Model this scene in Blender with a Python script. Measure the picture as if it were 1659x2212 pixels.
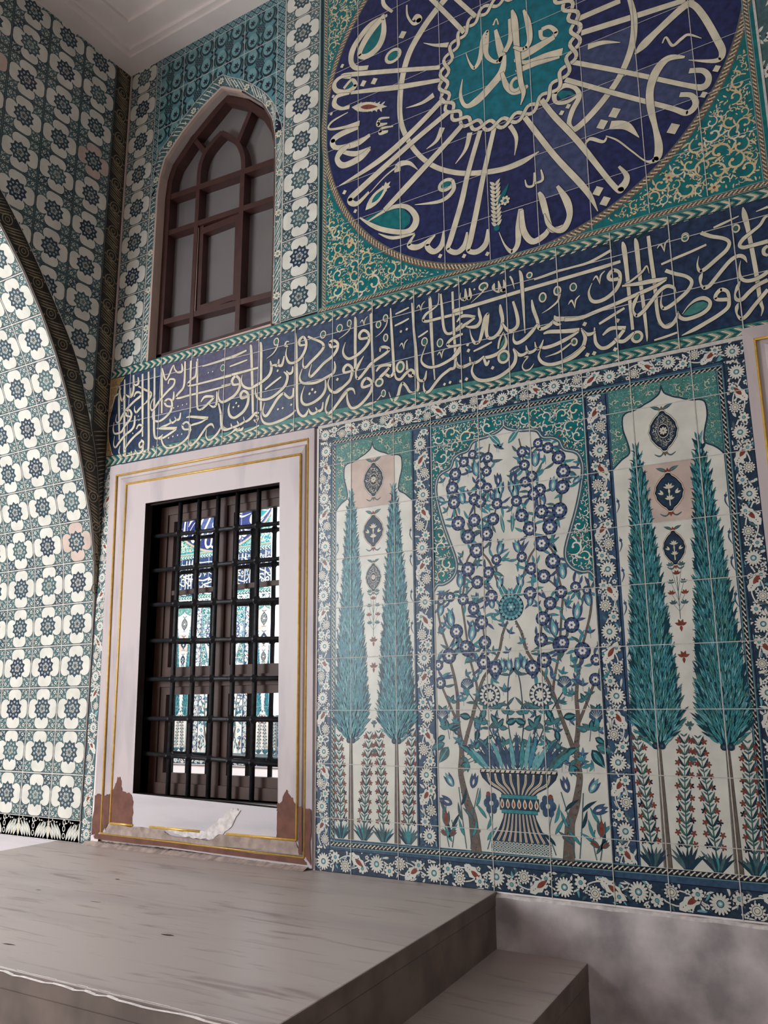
import bpy, bmesh, math, random
from math import sin, cos, pi, radians, hypot, atan2, sqrt
from mathutils import Vector, Matrix, geometry

# ------------------------------------------------------------------ scene, camera, light
S = bpy.context.scene
for o in list(bpy.data.objects): bpy.data.objects.remove(o, do_unlink=True)
COL = S.collection

cam_d = bpy.data.cameras.new('camera')
cam = bpy.data.objects.new('camera', cam_d); COL.objects.link(cam)
cam_d.sensor_fit = 'VERTICAL'; cam_d.sensor_height = 36.0
cam_d.lens = 1824.91 / 2212 * 36.0
cam_d.clip_start = 0.05; cam_d.clip_end = 100
YAW, PITCH, ROLL = radians(31.4909), radians(12.729), radians(-0.5006)
fw = Vector((-sin(YAW)*cos(PITCH), cos(YAW)*cos(PITCH), sin(PITCH)))
rt = Vector((cos(YAW), sin(YAW), 0)); up = rt.cross(fw)
r2 = cos(ROLL)*rt + sin(ROLL)*up; u2 = -sin(ROLL)*rt + cos(ROLL)*up
M = Matrix((r2, u2, -fw)).transposed().to_4x4()
M.translation = Vector((4.2456, -3.5151, 1.227))
cam.matrix_world = M
S.camera = cam

S.view_settings.view_transform = 'Standard'; S.view_settings.look = 'None'
S.view_settings.gamma = 1; S.view_settings.use_curve_mapping = False
S.view_settings.exposure = 0.12

W_ = bpy.data.worlds.new('overcast_sky'); S.world = W_; W_.use_nodes = True
bg = W_.node_tree.nodes['Background']
bg.inputs['Color'].default_value = (0.86, 0.93, 1.0, 1); bg.inputs['Strength'].default_value = 0.045

def area(name, loc, target, sx, sy, power, color):
    d = bpy.data.lights.new(name, 'AREA'); d.shape = 'RECTANGLE'; d.size = sx; d.size_y = sy
    d.energy = power; d.color = color
    o = bpy.data.objects.new(name, d); COL.objects.link(o); o.location = loc
    o.rotation_euler = (Vector(target) - Vector(loc)).to_track_quat('-Z', 'Y').to_euler()
    return o
# daylight of the bright bay beyond the arch, then two added fill lamps
area('bay_daylight', (-1.3, -4.5, 2.4), (0.9, 0.0, 2.3), 1.9, 2.6, 145, (0.85, 0.95, 1.0))
area('bay_wall_fill', (-3.4, -1.9, 4.4), (-3.8, -5.0, 2.2), 3.0, 1.6, 800, (0.93, 0.97, 1.0))  # added to brighten the hall wall that the panes mirror
area('open_side_fill', (5.4, -6.0, 2.6), (2.4, 0.0, 1.2), 2.4, 2.2, 42, (1.0, 0.95, 0.9))  # added general fill from the front right

# ------------------------------------------------------------------ materials
def lin(c):
    c /= 255.0
    return c/12.92 if c <= 0.04045 else ((c+0.055)/1.055)**2.4
def rgb(r, g, b): return (lin(r), lin(g), lin(b), 1)
MATS = {}
def mat(name, c, rough=0.3, var=0.12, scale=18.0, metal=0.0, spec=0.5, bump=0.0, c2=None, detail=4, stretch=None, pos=(0.35, 0.65)):
    m = bpy.data.materials.new(name); m.use_nodes = True
    nt = m.node_tree; b = nt.nodes['Principled BSDF']
    b.inputs['Roughness'].default_value = rough; b.inputs['Metallic'].default_value = metal
    b.inputs['Specular IOR Level'].default_value = spec
    tc = nt.nodes.new('ShaderNodeTexCoord'); src = tc.outputs['Object']
    if stretch:
        mp = nt.nodes.new('ShaderNodeMapping'); mp.inputs['Scale'].default_value = stretch
        nt.links.new(src, mp.inputs['Vector']); src = mp.outputs['Vector']
    n = nt.nodes.new('ShaderNodeTexNoise'); n.inputs['Scale'].default_value = scale; n.inputs['Detail'].default_value = detail
    nt.links.new(src, n.inputs['Vector'])
    r = nt.nodes.new('ShaderNodeValToRGB')
    r.color_ramp.elements[0].position = pos[0]; r.color_ramp.elements[1].position = pos[1]
    c2 = c2 or tuple(max(0, x*(1-var)) for x in c[:3]) + (1,)
    hi = tuple(min(1, x*(1+var*0.6)) for x in c[:3]) + (1,)
    r.color_ramp.elements[0].color = c2; r.color_ramp.elements[1].color = hi
    nt.links.new(n.outputs['Fac'], r.inputs['Fac']); nt.links.new(r.outputs['Color'], b.inputs['Base Color'])
    if bump:
        bp = nt.nodes.new('ShaderNodeBump'); bp.inputs['Strength'].default_value = bump; bp.inputs['Distance'].default_value = 0.004
        nt.links.new(n.outputs['Fac'], bp.inputs['Height']); nt.links.new(bp.outputs['Normal'], b.inputs['Normal'])
    MATS[name] = m; return m
G = dict(rough=0.30, spec=0.32)
mat('white_glaze', rgb(222, 219, 208), var=0.10, scale=9, **G)
mat('cream_glaze', rgb(222, 212, 188), var=0.14, scale=14, **G)
mat('warm_cream_glaze', rgb(216, 196, 156), var=0.16, scale=14, **G)
mat('blotched_glaze', rgb(206, 184, 172), var=0.14, scale=9, **G)
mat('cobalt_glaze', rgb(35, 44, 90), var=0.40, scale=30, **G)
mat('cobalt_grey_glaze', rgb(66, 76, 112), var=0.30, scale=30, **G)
mat('band_blue_glaze', rgb(40, 58, 88), var=0.42, scale=34, **G)
mat('band_blue_light_glaze', rgb(62, 78, 106), var=0.34, scale=34, **G)
mat('band_sheen_glaze', rgb(88, 86, 112), var=0.25, scale=30, **G)  # pale violet reflection on the left band tiles, put into their colour
mat('ink_glaze', rgb(20, 28, 50), var=0.2, **G)
mat('navy_glaze', rgb(42, 62, 82), var=0.32, scale=40, **G)
mat('blossom_blue_glaze', rgb(72, 88, 126), var=0.30, scale=60, **G)
mat('floral_blue_glaze', rgb(60, 86, 114), var=0.34, scale=40, **G)
mat('slate_glaze', rgb(76, 106, 110), var=0.28, scale=40, **G)
mat('star_slate_glaze', rgb(54, 80, 92), var=0.3, scale=40, **G)
mat('green_black_glaze', rgb(26, 52, 58), var=0.25, scale=40, **G)
mat('turquoise_glaze', rgb(16, 112, 116), var=0.26, scale=22, **G)
mat('medallion_turquoise_glaze', rgb(12, 112, 128), var=0.26, scale=22, **G)
mat('pale_turquoise_glaze', rgb(118, 164, 164), var=0.18, scale=22, **G)
mat('dusk_teal_glaze', rgb(92, 142, 150), var=0.18, scale=22, **G)
mat('dusk_pale_glaze', rgb(118, 160, 164), var=0.16, scale=22, **G)
mat('teal_glaze', rgb(66, 142, 148), var=0.25, scale=60, **G)
mat('teal_light_glaze', rgb(110, 172, 178), var=0.2, scale=60, **G)
mat('teal_blue_glaze', rgb(76, 138, 158), var=0.2, scale=60, **G)
mat('teal_dark_glaze', rgb(22, 64, 78), var=0.25, scale=60, **G)
mat('sea_green_glaze', rgb(72, 132, 124), var=0.22, scale=30, **G)
mat('dull_green_glaze', rgb(58, 108, 98), var=0.25, scale=30, **G)
mat('tomato_glaze', rgb(134, 68, 54), var=0.25, scale=60, **G)
mat('brown_glaze', rgb(112, 98, 90), var=0.22, scale=50, **G)
mat('tan_glaze', rgb(176, 142, 98), var=0.22, scale=50, **G)
mat('dark_leaf_glaze', rgb(46, 44, 42), var=0.3, scale=40, **G)
mat('tan_leaf_glaze', rgb(150, 134, 108), var=0.25, scale=40, **G)
mat('grout', rgb(206, 200, 192), rough=0.8, var=0.12, scale=60)
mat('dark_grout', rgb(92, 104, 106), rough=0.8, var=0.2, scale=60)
mat('plaster_white', rgb(240, 228, 224), rough=0.75, var=0.06, scale=3)
mat('cream_reveal', rgb(196, 172, 160), rough=0.7, var=0.1, scale=6)
mat('rough_plaster', rgb(206, 194, 194), rough=0.85, var=0.42, scale=5, bump=0.5, detail=9)
mat('frame_marble', rgb(194, 180, 180), rough=0.4, var=0.1, scale=2.2, c2=rgb(166, 156, 162), detail=6, stretch=(3.0, 3.0, 0.7), pos=(0.27, 0.5))
mat('sill_marble', rgb(198, 190, 193), rough=0.5, var=0.12, scale=3.0, c2=rgb(188, 182, 186), detail=6, stretch=(0.7, 1, 4.0), pos=(0.3, 0.55))
mat('bare_redbrown', rgb(116, 74, 61), rough=0.8, var=0.22, scale=20, bump=0.2)
mat('worn_mortar', rgb(172, 152, 142), rough=0.85, var=0.3, scale=22, bump=0.4, detail=8)
mat('gilding', rgb(232, 186, 92), rough=0.35, metal=0.35, var=0.15, scale=40)
mat('iron', rgb(46, 46, 50), rough=0.5, metal=0.5, var=0.35, scale=40, bump=0.2)
mat('sash_wood', rgb(70, 43, 32), rough=0.55, var=0.2, scale=9)
mat('reveal_wood', rgb(40, 29, 26), rough=0.6, var=0.3, scale=10)
mat('russet_paint', rgb(66, 38, 34), rough=0.5, var=0.2, scale=12)
mat('dark_gap', rgb(20, 16, 15), rough=0.9, var=0.2)
mat('floor_stone', rgb(176, 162, 154), rough=0.7, var=0.25, scale=4, bump=0.2)
mat('stone_side', rgb(130, 114, 106), rough=0.75, var=0.28, scale=6, bump=0.4, detail=9)
mat('worn_edge', rgb(226, 216, 212), rough=0.7, var=0.2, scale=40, bump=0.4)

def marble_top():
    m = mat('platform_marble', rgb(184, 170, 164), rough=0.42, var=0.08, scale=1.6, c2=rgb(174, 160, 156), detail=8, stretch=(0.55, 3.2, 1), pos=(0.36, 0.56), bump=0.05)
    nt = m.node_tree; b = nt.nodes['Principled BSDF']
    ramp = [n for n in nt.nodes if n.type == 'VALTORGB'][0]
    tc = [n for n in nt.nodes if n.type == 'TEX_COORD'][0]
    mp = nt.nodes.new('ShaderNodeMapping'); mp.inputs['Scale'].default_value = (0.9, 7.0, 1); mp.inputs['Rotation'].default_value = (0, 0, 0.12)
    nt.links.new(tc.outputs['Object'], mp.inputs['Vector'])
    n2 = nt.nodes.new('ShaderNodeTexNoise'); n2.inputs['Scale'].default_value = 3.2; n2.inputs['Detail'].default_value = 9; n2.inputs['Distortion'].default_value = 0.6
    nt.links.new(mp.outputs['Vector'], n2.inputs['Vector'])
    r2_ = nt.nodes.new('ShaderNodeValToRGB'); r2_.color_ramp.elements[0].position = 0.30; r2_.color_ramp.elements[1].position = 0.44
    r2_.color_ramp.elements[0].color = rgb(176, 160, 156); r2_.color_ramp.elements[1].color = (1, 1, 1, 1)
    nt.links.new(n2.outputs['Fac'], r2_.inputs['Fac'])
    mx = nt.nodes.new('ShaderNodeMixRGB'); mx.blend_type = 'MULTIPLY'; mx.inputs['Fac'].default_value = 0.6
    nt.links.new(ramp.outputs['Color'], mx.inputs['Color1']); nt.links.new(r2_.outputs['Color'], mx.inputs['Color2'])
    nt.links.new(mx.outputs['Color'], b.inputs['Base Color'])
marble_top()

def glass_mat(name, base, gloss, rough):
    m = bpy.data.materials.new(name); m.use_nodes = True; nt = m.node_tree
    b = nt.nodes['Principled BSDF']; b.inputs['Base Color'].default_value = base; b.inputs['Roughness'].default_value = 0.6
    b.inputs['Specular IOR Level'].default_value = 0.2
    g = nt.nodes.new('ShaderNodeBsdfGlossy'); g.inputs['Roughness'].default_value = rough; g.inputs['Color'].default_value = (0.95, 0.97, 1, 1)
    mx = nt.nodes.new('ShaderNodeMixShader'); mx.inputs['Fac'].default_value = gloss
    nt.links.new(b.outputs['BSDF'], mx.inputs[1]); nt.links.new(g.outputs['BSDF'], mx.inputs[2])
    nt.links.new(mx.outputs['Shader'], nt.nodes['Material Output'].inputs['Surface'])
    MATS[name] = m
glass_mat('mirroring_glass', rgb(26, 24, 26), 0.5, 0.0)
glass_mat('grey_sheen_glass', rgb(112, 106, 106), 0.12, 0.1)  # grey reflection of the room put into the base colour

# ------------------------------------------------------------------ objects, names, labels
def tag(o, label, cat, group=None, kind=None):
    o['label'] = label
    if cat: o['category'] = cat
    if group: o['group'] = group
    if kind: o['kind'] = kind
    return o
def empty(name, loc, label=None, cat=None, group=None, kind=None):
    o = bpy.data.objects.new(name, None); COL.objects.link(o); o.location = loc; o.empty_display_size = 0.1
    if label: tag(o, label, cat, group, kind)
    return o
def root_loc(p):
    v = Vector((0, 0, 0))
    while p is not None: v = v + Vector(p.location); p = p.parent
    return v

# ------------------------------------------------------------------ drawing tile glazes as thin flat inlays
def cr(pts, sub=5):
    if len(pts) < 3: return [tuple(map(float, p)) for p in pts]
    P = [pts[0]] + list(pts) + [pts[-1]]; out = []
    for i in range(1, len(P)-2):
        a, b, c, d = P[i-1], P[i], P[i+1], P[i+2]
        for k in range(sub):
            t = k/sub
            out.append(tuple(0.5*((2*b[j]) + (c[j]-a[j])*t + (2*a[j]-5*b[j]+4*c[j]-d[j])*t*t + (3*b[j]-a[j]-3*c[j]+d[j])*t**3) for j in range(len(b))))
    out.append(tuple(map(float, pts[-1]))); return out
def clip_half(pts, nx, ny, d):
    out = []; n = len(pts)
    for i in range(n):
        a, b = pts[i], pts[(i+1) % n]
        da = a[0]*nx+a[1]*ny-d; db = b[0]*nx+b[1]*ny-d
        if da >= 0: out.append(a)
        if (da >= 0) != (db >= 0):
            t = da/(da-db); out.append((a[0]+(b[0]-a[0])*t, a[1]+(b[1]-a[1])*t))
    return out
def wall_map(u, v, h): return (u, -h, v)
class Paint:
    def __init__(s, mp=wall_map):
        s.mp = mp; s.v = []; s.f = []; s.m = []; s.mi = {}; s.n = 0; s.clip = []; s.tf = None; s.lift = 0.0
    def raw(s, pts3, m):
        if m not in s.mi: s.mi[m] = len(s.mi)
        i = len(s.v); s.v += pts3; s.f.append(tuple(range(i, i+len(pts3)))); s.m.append(s.mi[m])
    def poly(s, pts, m, l=1):
        if s.tf: pts = [s.tf(p[0], p[1]) for p in pts]
        for c in s.clip:
            pts = clip_half(pts, *c)
            if len(pts) < 3: return
        h = 0.0001*l + s.lift + (s.n % 40)*6e-7; s.n += 1
        s.raw([s.mp(p[0], p[1], h) for p in pts], m)
    def rect(s, a, b, c, d, m, l=0): s.poly([(a, b), (c, b), (c, d), (a, d)], m, l)
    def box(s, a, b, c, d, m, depth=0.02):
        A = [s.mp(a, b, 0), s.mp(c, b, 0), s.mp(c, d, 0), s.mp(a, d, 0)]; B = [s.mp(a, b, -depth), s.mp(c, b, -depth), s.mp(c, d, -depth), s.mp(a, d, -depth)]
        s.raw(A, m); s.raw(B[::-1], m)
        for i in range(4): j = (i+1) % 4; s.raw([A[i], B[i], B[j], A[j]], m)
    def rib(s, pts, m, l=1, w=None, sub=5, grow=0.0):
        P = cr([(p[0], p[1], (p[2] if len(p) > 2 else w)) for p in pts], sub)
        L, R = [], []
        for i, p in enumerate(P):
            a = P[max(0, i-1)]; b = P[min(len(P)-1, i+1)]
            dx, dy = b[0]-a[0], b[1]-a[1]; q = hypot(dx, dy) or 1; ww = p[2]/2+grow
            e = 0.0
            if grow and i == 0: e = -grow
            if grow and i == len(P)-1: e = grow
            x, y = p[0]+dx/q*e, p[1]+dy/q*e
            L.append((x-dy/q*ww, y+dx/q*ww)); R.append((x+dy/q*ww, y-dx/q*ww))
        n0 = s.n
        for i in range(1, len(P)-1):
            a1 = atan2(P[i][1]-P[i-1][1], P[i][0]-P[i-1][0]); a2 = atan2(P[i+1][1]-P[i][1], P[i+1][0]-P[i][0]); da = abs((a2-a1+pi) % (2*pi)-pi)
            if da > 0.22 and P[i][2] > 0.004:
                s.n = n0; s.disc(P[i][0], P[i][1], P[i][2]/2+grow, m, l+0.036+0.009*(i % 2), 10)
        for i in range(len(P)-1):
            s.n = n0; s.poly([R[i], R[i+1], L[i+1], L[i]], m, l+0.012*(i % 3))
        s.n = n0+1
    def ell(s, cx, cy, rx, ry, m, l=1, n=14, rot=0):
        c_, s_ = cos(rot), sin(rot)
        s.poly([(cx+rx*cos(2*pi*k/n)*c_-ry*sin(2*pi*k/n)*s_, cy+rx*cos(2*pi*k/n)*s_+ry*sin(2*pi*k/n)*c_) for k in range(n)], m, l)
    def disc(s, cx, cy, r, m, l=1, n=10): s.ell(cx, cy, r, r, m, l, n)
    def ring(s, cx, cy, rx, ry, w, m, l=1, n=20, grow=0):
        n0 = s.n
        for k in range(n):
            a, b = 2*pi*k/n, 2*pi*(k+1)/n; o, i = 1, -1
            s.n = n0
            s.poly([(cx+(rx+w/2+grow)*cos(a), cy+(ry+w/2+grow)*sin(a)), (cx+(rx+w/2+grow)*cos(b), cy+(ry+w/2+grow)*sin(b)),
                    (cx+(rx-w/2-grow)*cos(b), cy+(ry-w/2-grow)*sin(b)), (cx+(rx-w/2-grow)*cos(a), cy+(ry-w/2-grow)*sin(a))], m, l)
        s.n = n0+1
    def leaf(s, x, y, ang, ln, wd, m, l=1, bend=0.0, edge=None, vein=None):
        n = 7; Lp, Rp = [], []
        for k in range(n+1):
            t = k/n; a = ang+bend*(t-0.5)*1.6
            px = x+ln*t*cos(ang)-bend*ln*0.5*t*t*sin(ang); py = y+ln*t*sin(ang)+bend*ln*0.5*t*t*cos(ang)
            w = wd*0.5*sin(pi*min(1, t**0.8))
            Lp.append((px-w*sin(a), py+w*cos(a))); Rp.append((px+w*sin(a), py-w*cos(a)))
        if edge:
            e = 0.0011
            s.poly([(p[0]+e*sin(ang), p[1]-e*cos(ang)) for p in Rp[:-1]]+[(Rp[-1][0]+2*e*cos(ang), Rp[-1][1]+2*e*sin(ang))]+[(p[0]-e*sin(ang), p[1]+e*cos(ang)) for p in Lp[-2::-1]], edge, l-0.5)
        s.poly(Rp+Lp[-2:0:-1], m, l)
        if vein: s.rib([((Lp[k][0]+Rp[k][0])/2, (Lp[k][1]+Rp[k][1])/2) for k in (1, 3, 5, 7)], vein, l+0.5, w=wd*0.10, sub=2)
    def petals(s, x, y, r0, r1, n, wd, m, l=1, ph=0):
        for k in range(n):
            a = ph+2*pi*k/n; c_, s_ = cos(a), sin(a)
            q = [(r0, -wd*0.25), (r0+(r1-r0)*0.6, -wd*0.5), (r1*0.97, -wd*0.3), (r1, 0), (r1*0.97, wd*0.3), (r0+(r1-r0)*0.6, wd*0.5), (r0, wd*0.25)]
            s.poly([(x+p[0]*c_-p[1]*s_, y+p[0]*s_+p[1]*c_) for p in q], m, l)
    def daisy(s, x, y, r, n, m, mc, l=1, gap='ink_glaze', ph=0.2):
        s.disc(x, y, r*1.06, gap, l, 16); s.petals(x, y, r*0.25, r, n, 2*pi*r*0.8/n*0.82, m, l+0.5, ph)
        s.disc(x, y, r*0.36, gap, l+1, 10); s.disc(x, y, r*0.29, mc, l+1.5, 10)
    def build(s, name, parent=None, collapse=False):
        me = bpy.data.meshes.new(name); off = root_loc(parent)
        me.from_pydata([(p[0]-off.x, p[1]-off.y, p[2]-off.z) for p in s.v], [], s.f)
        for m in s.mi: me.materials.append(MATS[m])
        me.polygons.foreach_set('material_index', s.m); me.update()
        o = bpy.data.objects.new(name, me); COL.objects.link(o)
        if parent is not None: o.parent = parent
        return o

# solid helper -------------------------------------------------------------------------
class Solid:
    def __init__(s): s.v = []; s.f = []; s.m = []; s.mi = {}; s.sm = []
    def face(s, pts, m, smooth=False):
        if m not in s.mi: s.mi[m] = len(s.mi)
        i = len(s.v); s.v += [tuple(p) for p in pts]; s.f.append(tuple(range(i, i+len(pts)))); s.m.append(s.mi[m]); s.sm.append(smooth)
    def box(s, x0, y0, z0, x1, y1, z1, m):
        p = [(x0, y0, z0), (x1, y0, z0), (x1, y1, z0), (x0, y1, z0), (x0, y0, z1), (x1, y0, z1), (x1, y1, z1), (x0, y1, z1)]
        for f in ((0, 3, 2, 1), (4, 5, 6, 7), (0, 1, 5, 4), (1, 2, 6, 5), (2, 3, 7, 6), (3, 0, 4, 7)): s.face([p[i] for i in f], m)
    def prism(s, poly, y0, y1, m):           # polygon in x,z pushed along y
        s.face([(p[0], y0, p[1]) for p in poly], m); s.face([(p[0], y1, p[1]) for p in reversed(poly)], m)
        n = len(poly)
        for i in range(n):
            a, b = poly[i], poly[(i+1) % n]; s.face([(a[0], y0, a[1]), (a[0], y1, a[1]), (b[0], y1, b[1]), (b[0], y0, b[1])], m)
    def slab(s, poly, z0, z1, m, mside=None):  # polygon in x,y pushed along z
        s.face([(p[0], p[1], z1) for p in poly], m); s.face([(p[0], p[1], z0) for p in reversed(poly)], mside or m)
        n = len(poly)
        for i in range(n):
            a, b = poly[i], poly[(i+1) % n]; s.face([(a[0], a[1], z0), (b[0], b[1], z0), (b[0], b[1], z1), (a[0], a[1], z1)], mside or m)
    def strip(s, pts, w, y0, y1, m):        # a bar that follows a path in x,z
        L, R = [], []
        for i, p in enumerate(pts):
            a = pts[max(0, i-1)]; b = pts[min(len(pts)-1, i+1)]; dx, dy = b[0]-a[0], b[1]-a[1]; q = hypot(dx, dy)
            L.append((p[0]-dy/q*w/2, p[1]+dx/q*w/2)); R.append((p[0]+dy/q*w/2, p[1]-dx/q*w/2))
        for i in range(len(pts)-1): s.prism([R[i], R[i+1], L[i+1], L[i]], y0, y1, m)
    def rod(s, a, b, r, m, n=10):
        a, b = Vector(a), Vector(b); d = (b-a).normalized(); u = d.orthogonal().normalized(); v = d.cross(u)
        A = [a+(u*cos(2*pi*k/n)+v*sin(2*pi*k/n))*r for k in range(n)]; B = [p+(b-a) for p in A]
        for k in range(n): j = (k+1) % n; s.face([A[k], A[j], B[j], B[k]], m, True)
        s.face(A[::-1], m); s.face(B, m)
    def build(s, name, parent=None, weld=True):
        me = bpy.data.meshes.new(name); off = root_loc(parent)
        me.from_pydata([(p[0]-off.x, p[1]-off.y, p[2]-off.z) for p in s.v], [], s.f)
        for m in s.mi: me.materials.append(MATS[m])
        me.polygons.foreach_set('material_index', s.m); me.polygons.foreach_set('use_smooth', s.sm)
        if weld:
            bm = bmesh.new(); bm.from_mesh(me); bmesh.ops.remove_doubles(bm, verts=bm.verts, dist=1e-5); bmesh.ops.recalc_face_normals(bm, faces=bm.faces); bm.to_mesh(me); bm.free()
        me.update(); o = bpy.data.objects.new(name, me); COL.objects.link(o)
        if parent is not None: o.parent = parent
        return o

# ------------------------------------------------------------------ pattern motifs
def rope(P, a, b, w, l=6, ground='ink_glaze', c='cream_glaze', dot='brown_glaze', edge='pale_turquoise_glaze', pitch=0.021):
    """interlaced cord strip from a to b, with a thin line on each side"""
    dx, dy = b[0]-a[0], b[1]-a[1]; L = hypot(dx, dy); ex, ey = dx/L, dy/L; nx, ny = -ey, ex
    T = lambda s, t: (a[0]+ex*s+nx*t, a[1]+ey*s+ny*t)
    P.poly([T(0, -w/2), T(L, -w/2), T(L, w/2), T(0, w/2)], ground, l)
    n = max(1, round(L/pitch)); p = L/n
    for k in range(n):
        s = (k+0.5)*p
        q = [(-0.62, -0.30), (-0.40, -0.36), (0.10, -0.02), (0.62, 0.22), (0.66, 0.30), (0.40, 0.36), (-0.12, 0.06), (-0.62, -0.18)]
        P.poly([T(s+x*p*0.86, y*w*0.95) for x, y in q], c, l+0.5)
        P.poly([T(s+p/2+x*p*0.16, y*w*0.11) for x, y in ((-1, 0), (0, -1), (1, 0), (0, 1))], dot, l+1)
    for t in (-w/2, w/2): P.poly([T(0, t-0.0016), T(L, t-0.0016), T(L, t+0.0016), T(0, t+0.0016)], edge, l+1)

def chevrons(P, u0, u1, v0f, v1f, red, l=3):
    """arrow-head strip running to the right between two gently sloping edges"""
    p = 0.0512; d = 0.034
    P.clip.append((1, 0, u0)); P.clip.append((-1, 0, -u1))
    P.poly([(u0, v0f(u0)), (u1, v0f(u1)), (u1, v1f(u1)), (u0, v1f(u0))], 'sea_green_glaze', l)
    k = int(u0/p)-2
    def ch(u, w, m, ll):
        a, b = v0f(u)+0.003, v1f(u)-0.003; mid = (a+b)/2
        P.poly([(u, b), (u+w, b), (u+w+d, mid), (u+d, mid)], m, ll); P.poly([(u+d, mid), (u+w+d, mid), (u+w, a), (u, a)], m, ll)
    while k*p < u1:
        u = k*p
        ch(u-0.001, 0.0215, 'green_black_glaze', l+0.5); ch(u+0.0005, 0.019, 'cream_glaze', l+1); ch(u+0.0115, 0.0035, red, l+1.5)
        ch(u+0.030, 0.0022, 'green_black_glaze', l+1); ch(u+0.034, 0.008, 'teal_dark_glaze', l+1)
        k += 1
    for f in (v0f, v1f):
        P.poly([(u0, f(u0)-0.0022), (u1, f(u1)-0.0022), (u1, f(u1)+0.0022), (u0, f(u0)+0.0022)], 'green_black_glaze', l+2)
    P.clip.pop(); P.clip.pop()

def floral_strip(P, a, b, w, rng, l=2, ground='floral_blue_glaze', period=0.257, phase=0.0, dull=False):
    """daisies, rosettes and serrated leaves with red buds on a blue ground"""
    dx, dy = b[0]-a[0], b[1]-a[1]; L = hypot(dx, dy); ex, ey = dx/L, dy/L; nx, ny = -ey, ex
    T = lambda s, t: (a[0]+ex*s+nx*t, a[1]+ey*s+ny*t); ang0 = atan2(ey, ex)
    saved = list(P.clip)
    for (cx, cy), (qx, qy) in ((a, (ex, ey)), (b, (-ex, -ey)), (T(0, -w/2), (nx, ny)), (T(0, w/2), (-nx, -ny))): P.clip.append((qx, qy, cx*qx+cy*qy))
    P.poly([T(0, -w/2), T(L, -w/2), T(L, w/2), T(0, w/2)], ground, l)
    cr_ = 'cream_glaze' if dull else 'white_glaze'
    n = int(L/period)+2
    for k in range(-1, n):
        s0 = (k+phase)*period; sg = 1 if k % 2 else -1
        for off, amp in ((0, 0.30), (0.5, 0.26)):
            pts = [T(s0+period*(off+i/8), w*amp*sin(2*pi*(i/8)+0.6)*sg) for i in range(9)]
            P.rib(pts, 'ink_glaze', l+2.2, w=0.0085, sub=2); P.rib(pts, cr_, l+2.4, w=0.0055, sub=2)
        for q in range(34):                                            # small scattered leaves, buds, stars
            s = s0+rng.random()*period; t = (rng.random()-0.5)*w*0.9; x, y = T(s, t)
            m = rng.choice([cr_, cr_, cr_, cr_, 'white_glaze', 'teal_light_glaze', 'slate_glaze'])
            P.leaf(x, y, rng.random()*6.3, rng.uniform(0.022, 0.040), rng.uniform(0.008, 0.012), m, l+1.5, bend=rng.uniform(-1, 1))
        for q in range(9):
            x, y = T(s0+rng.random()*period, (rng.random()-0.5)*w*0.86); P.daisy(x, y, 0.010, 5, cr_, ground, l+2, gap=ground)
        # serrated leaf with a red bud
        x, y = T(s0+0.66*period, -0.42*w*sg); an = ang0+sg*0.62; ln = 0.42*period
        c_, s_ = cos(an), sin(an); pts = []; wd = 0.20*w+0.006
        for i in range(9):
            t = i/8; ww = wd*sin(pi*t**0.75)**0.8*(1.0 if i % 2 else 0.72) if 0 < i < 8 else 0.001; pts.append((t*ln, ww))
        pl = [(x+p[0]*c_-p[1]*s_, y+p[0]*s_+p[1]*c_) for p in pts]+[(x+p[0]*c_+p[1]*s_, y+p[0]*s_-p[1]*c_) for p in reversed(pts)]
        P.poly([(x+(q_[0]-x)*1.06-0.001*s_, y+(q_[1]-y)*1.06) for q_ in pl], 'ink_glaze', l+2.5); P.poly(pl, cr_, l+3)
        P.leaf(x+ln*0.30*c_, y+ln*0.30*s_, an, ln*0.46, wd*0.8, 'tomato_glaze', l+3.5)
        for t in (0.15, 0.24): P.disc(x+ln*t*c_, y+ln*t*s_, 0.0022, 'ink_glaze', l+3.5, 6)
        x, y = T(s0+0.16*period, 0.06*w*sg); r = min(0.040, 0.39*w)
        P.daisy(x, y, r, 16, cr_, 'teal_light_glaze', l+3, ph=rng.random()); P.disc(x, y, r*0.16, cr_, l+5, 7)
        x, y = T(s0+0.39*period, -0.18*w*sg); P.daisy(x, y, r*0.66, 8, cr_, 'teal_light_glaze', l+3, ph=rng.random())
        x, y = T(s0+0.58*period, 0.17*w*sg); P.daisy(x, y, r*0.74, 12, cr_, 'cream_glaze', l+3, ph=rng.random()); P.ring(x, y, r*0.46, r*0.46, 0.002, 'ink_glaze', l+5, 10)
        x, y = T(s0+0.90*period, 0.20*w*sg); P.daisy(x, y, r*0.60, 7, cr_, 'teal_light_glaze', l+3, ph=rng.random())
    P.clip[:] = saved
    for t in (-w/2, w/2): P.poly([T(0, t-0.0015), T(L, t-0.0015), T(L, t+0.0015), T(0, t+0.0015)], 'ink_glaze', l+4)

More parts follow.
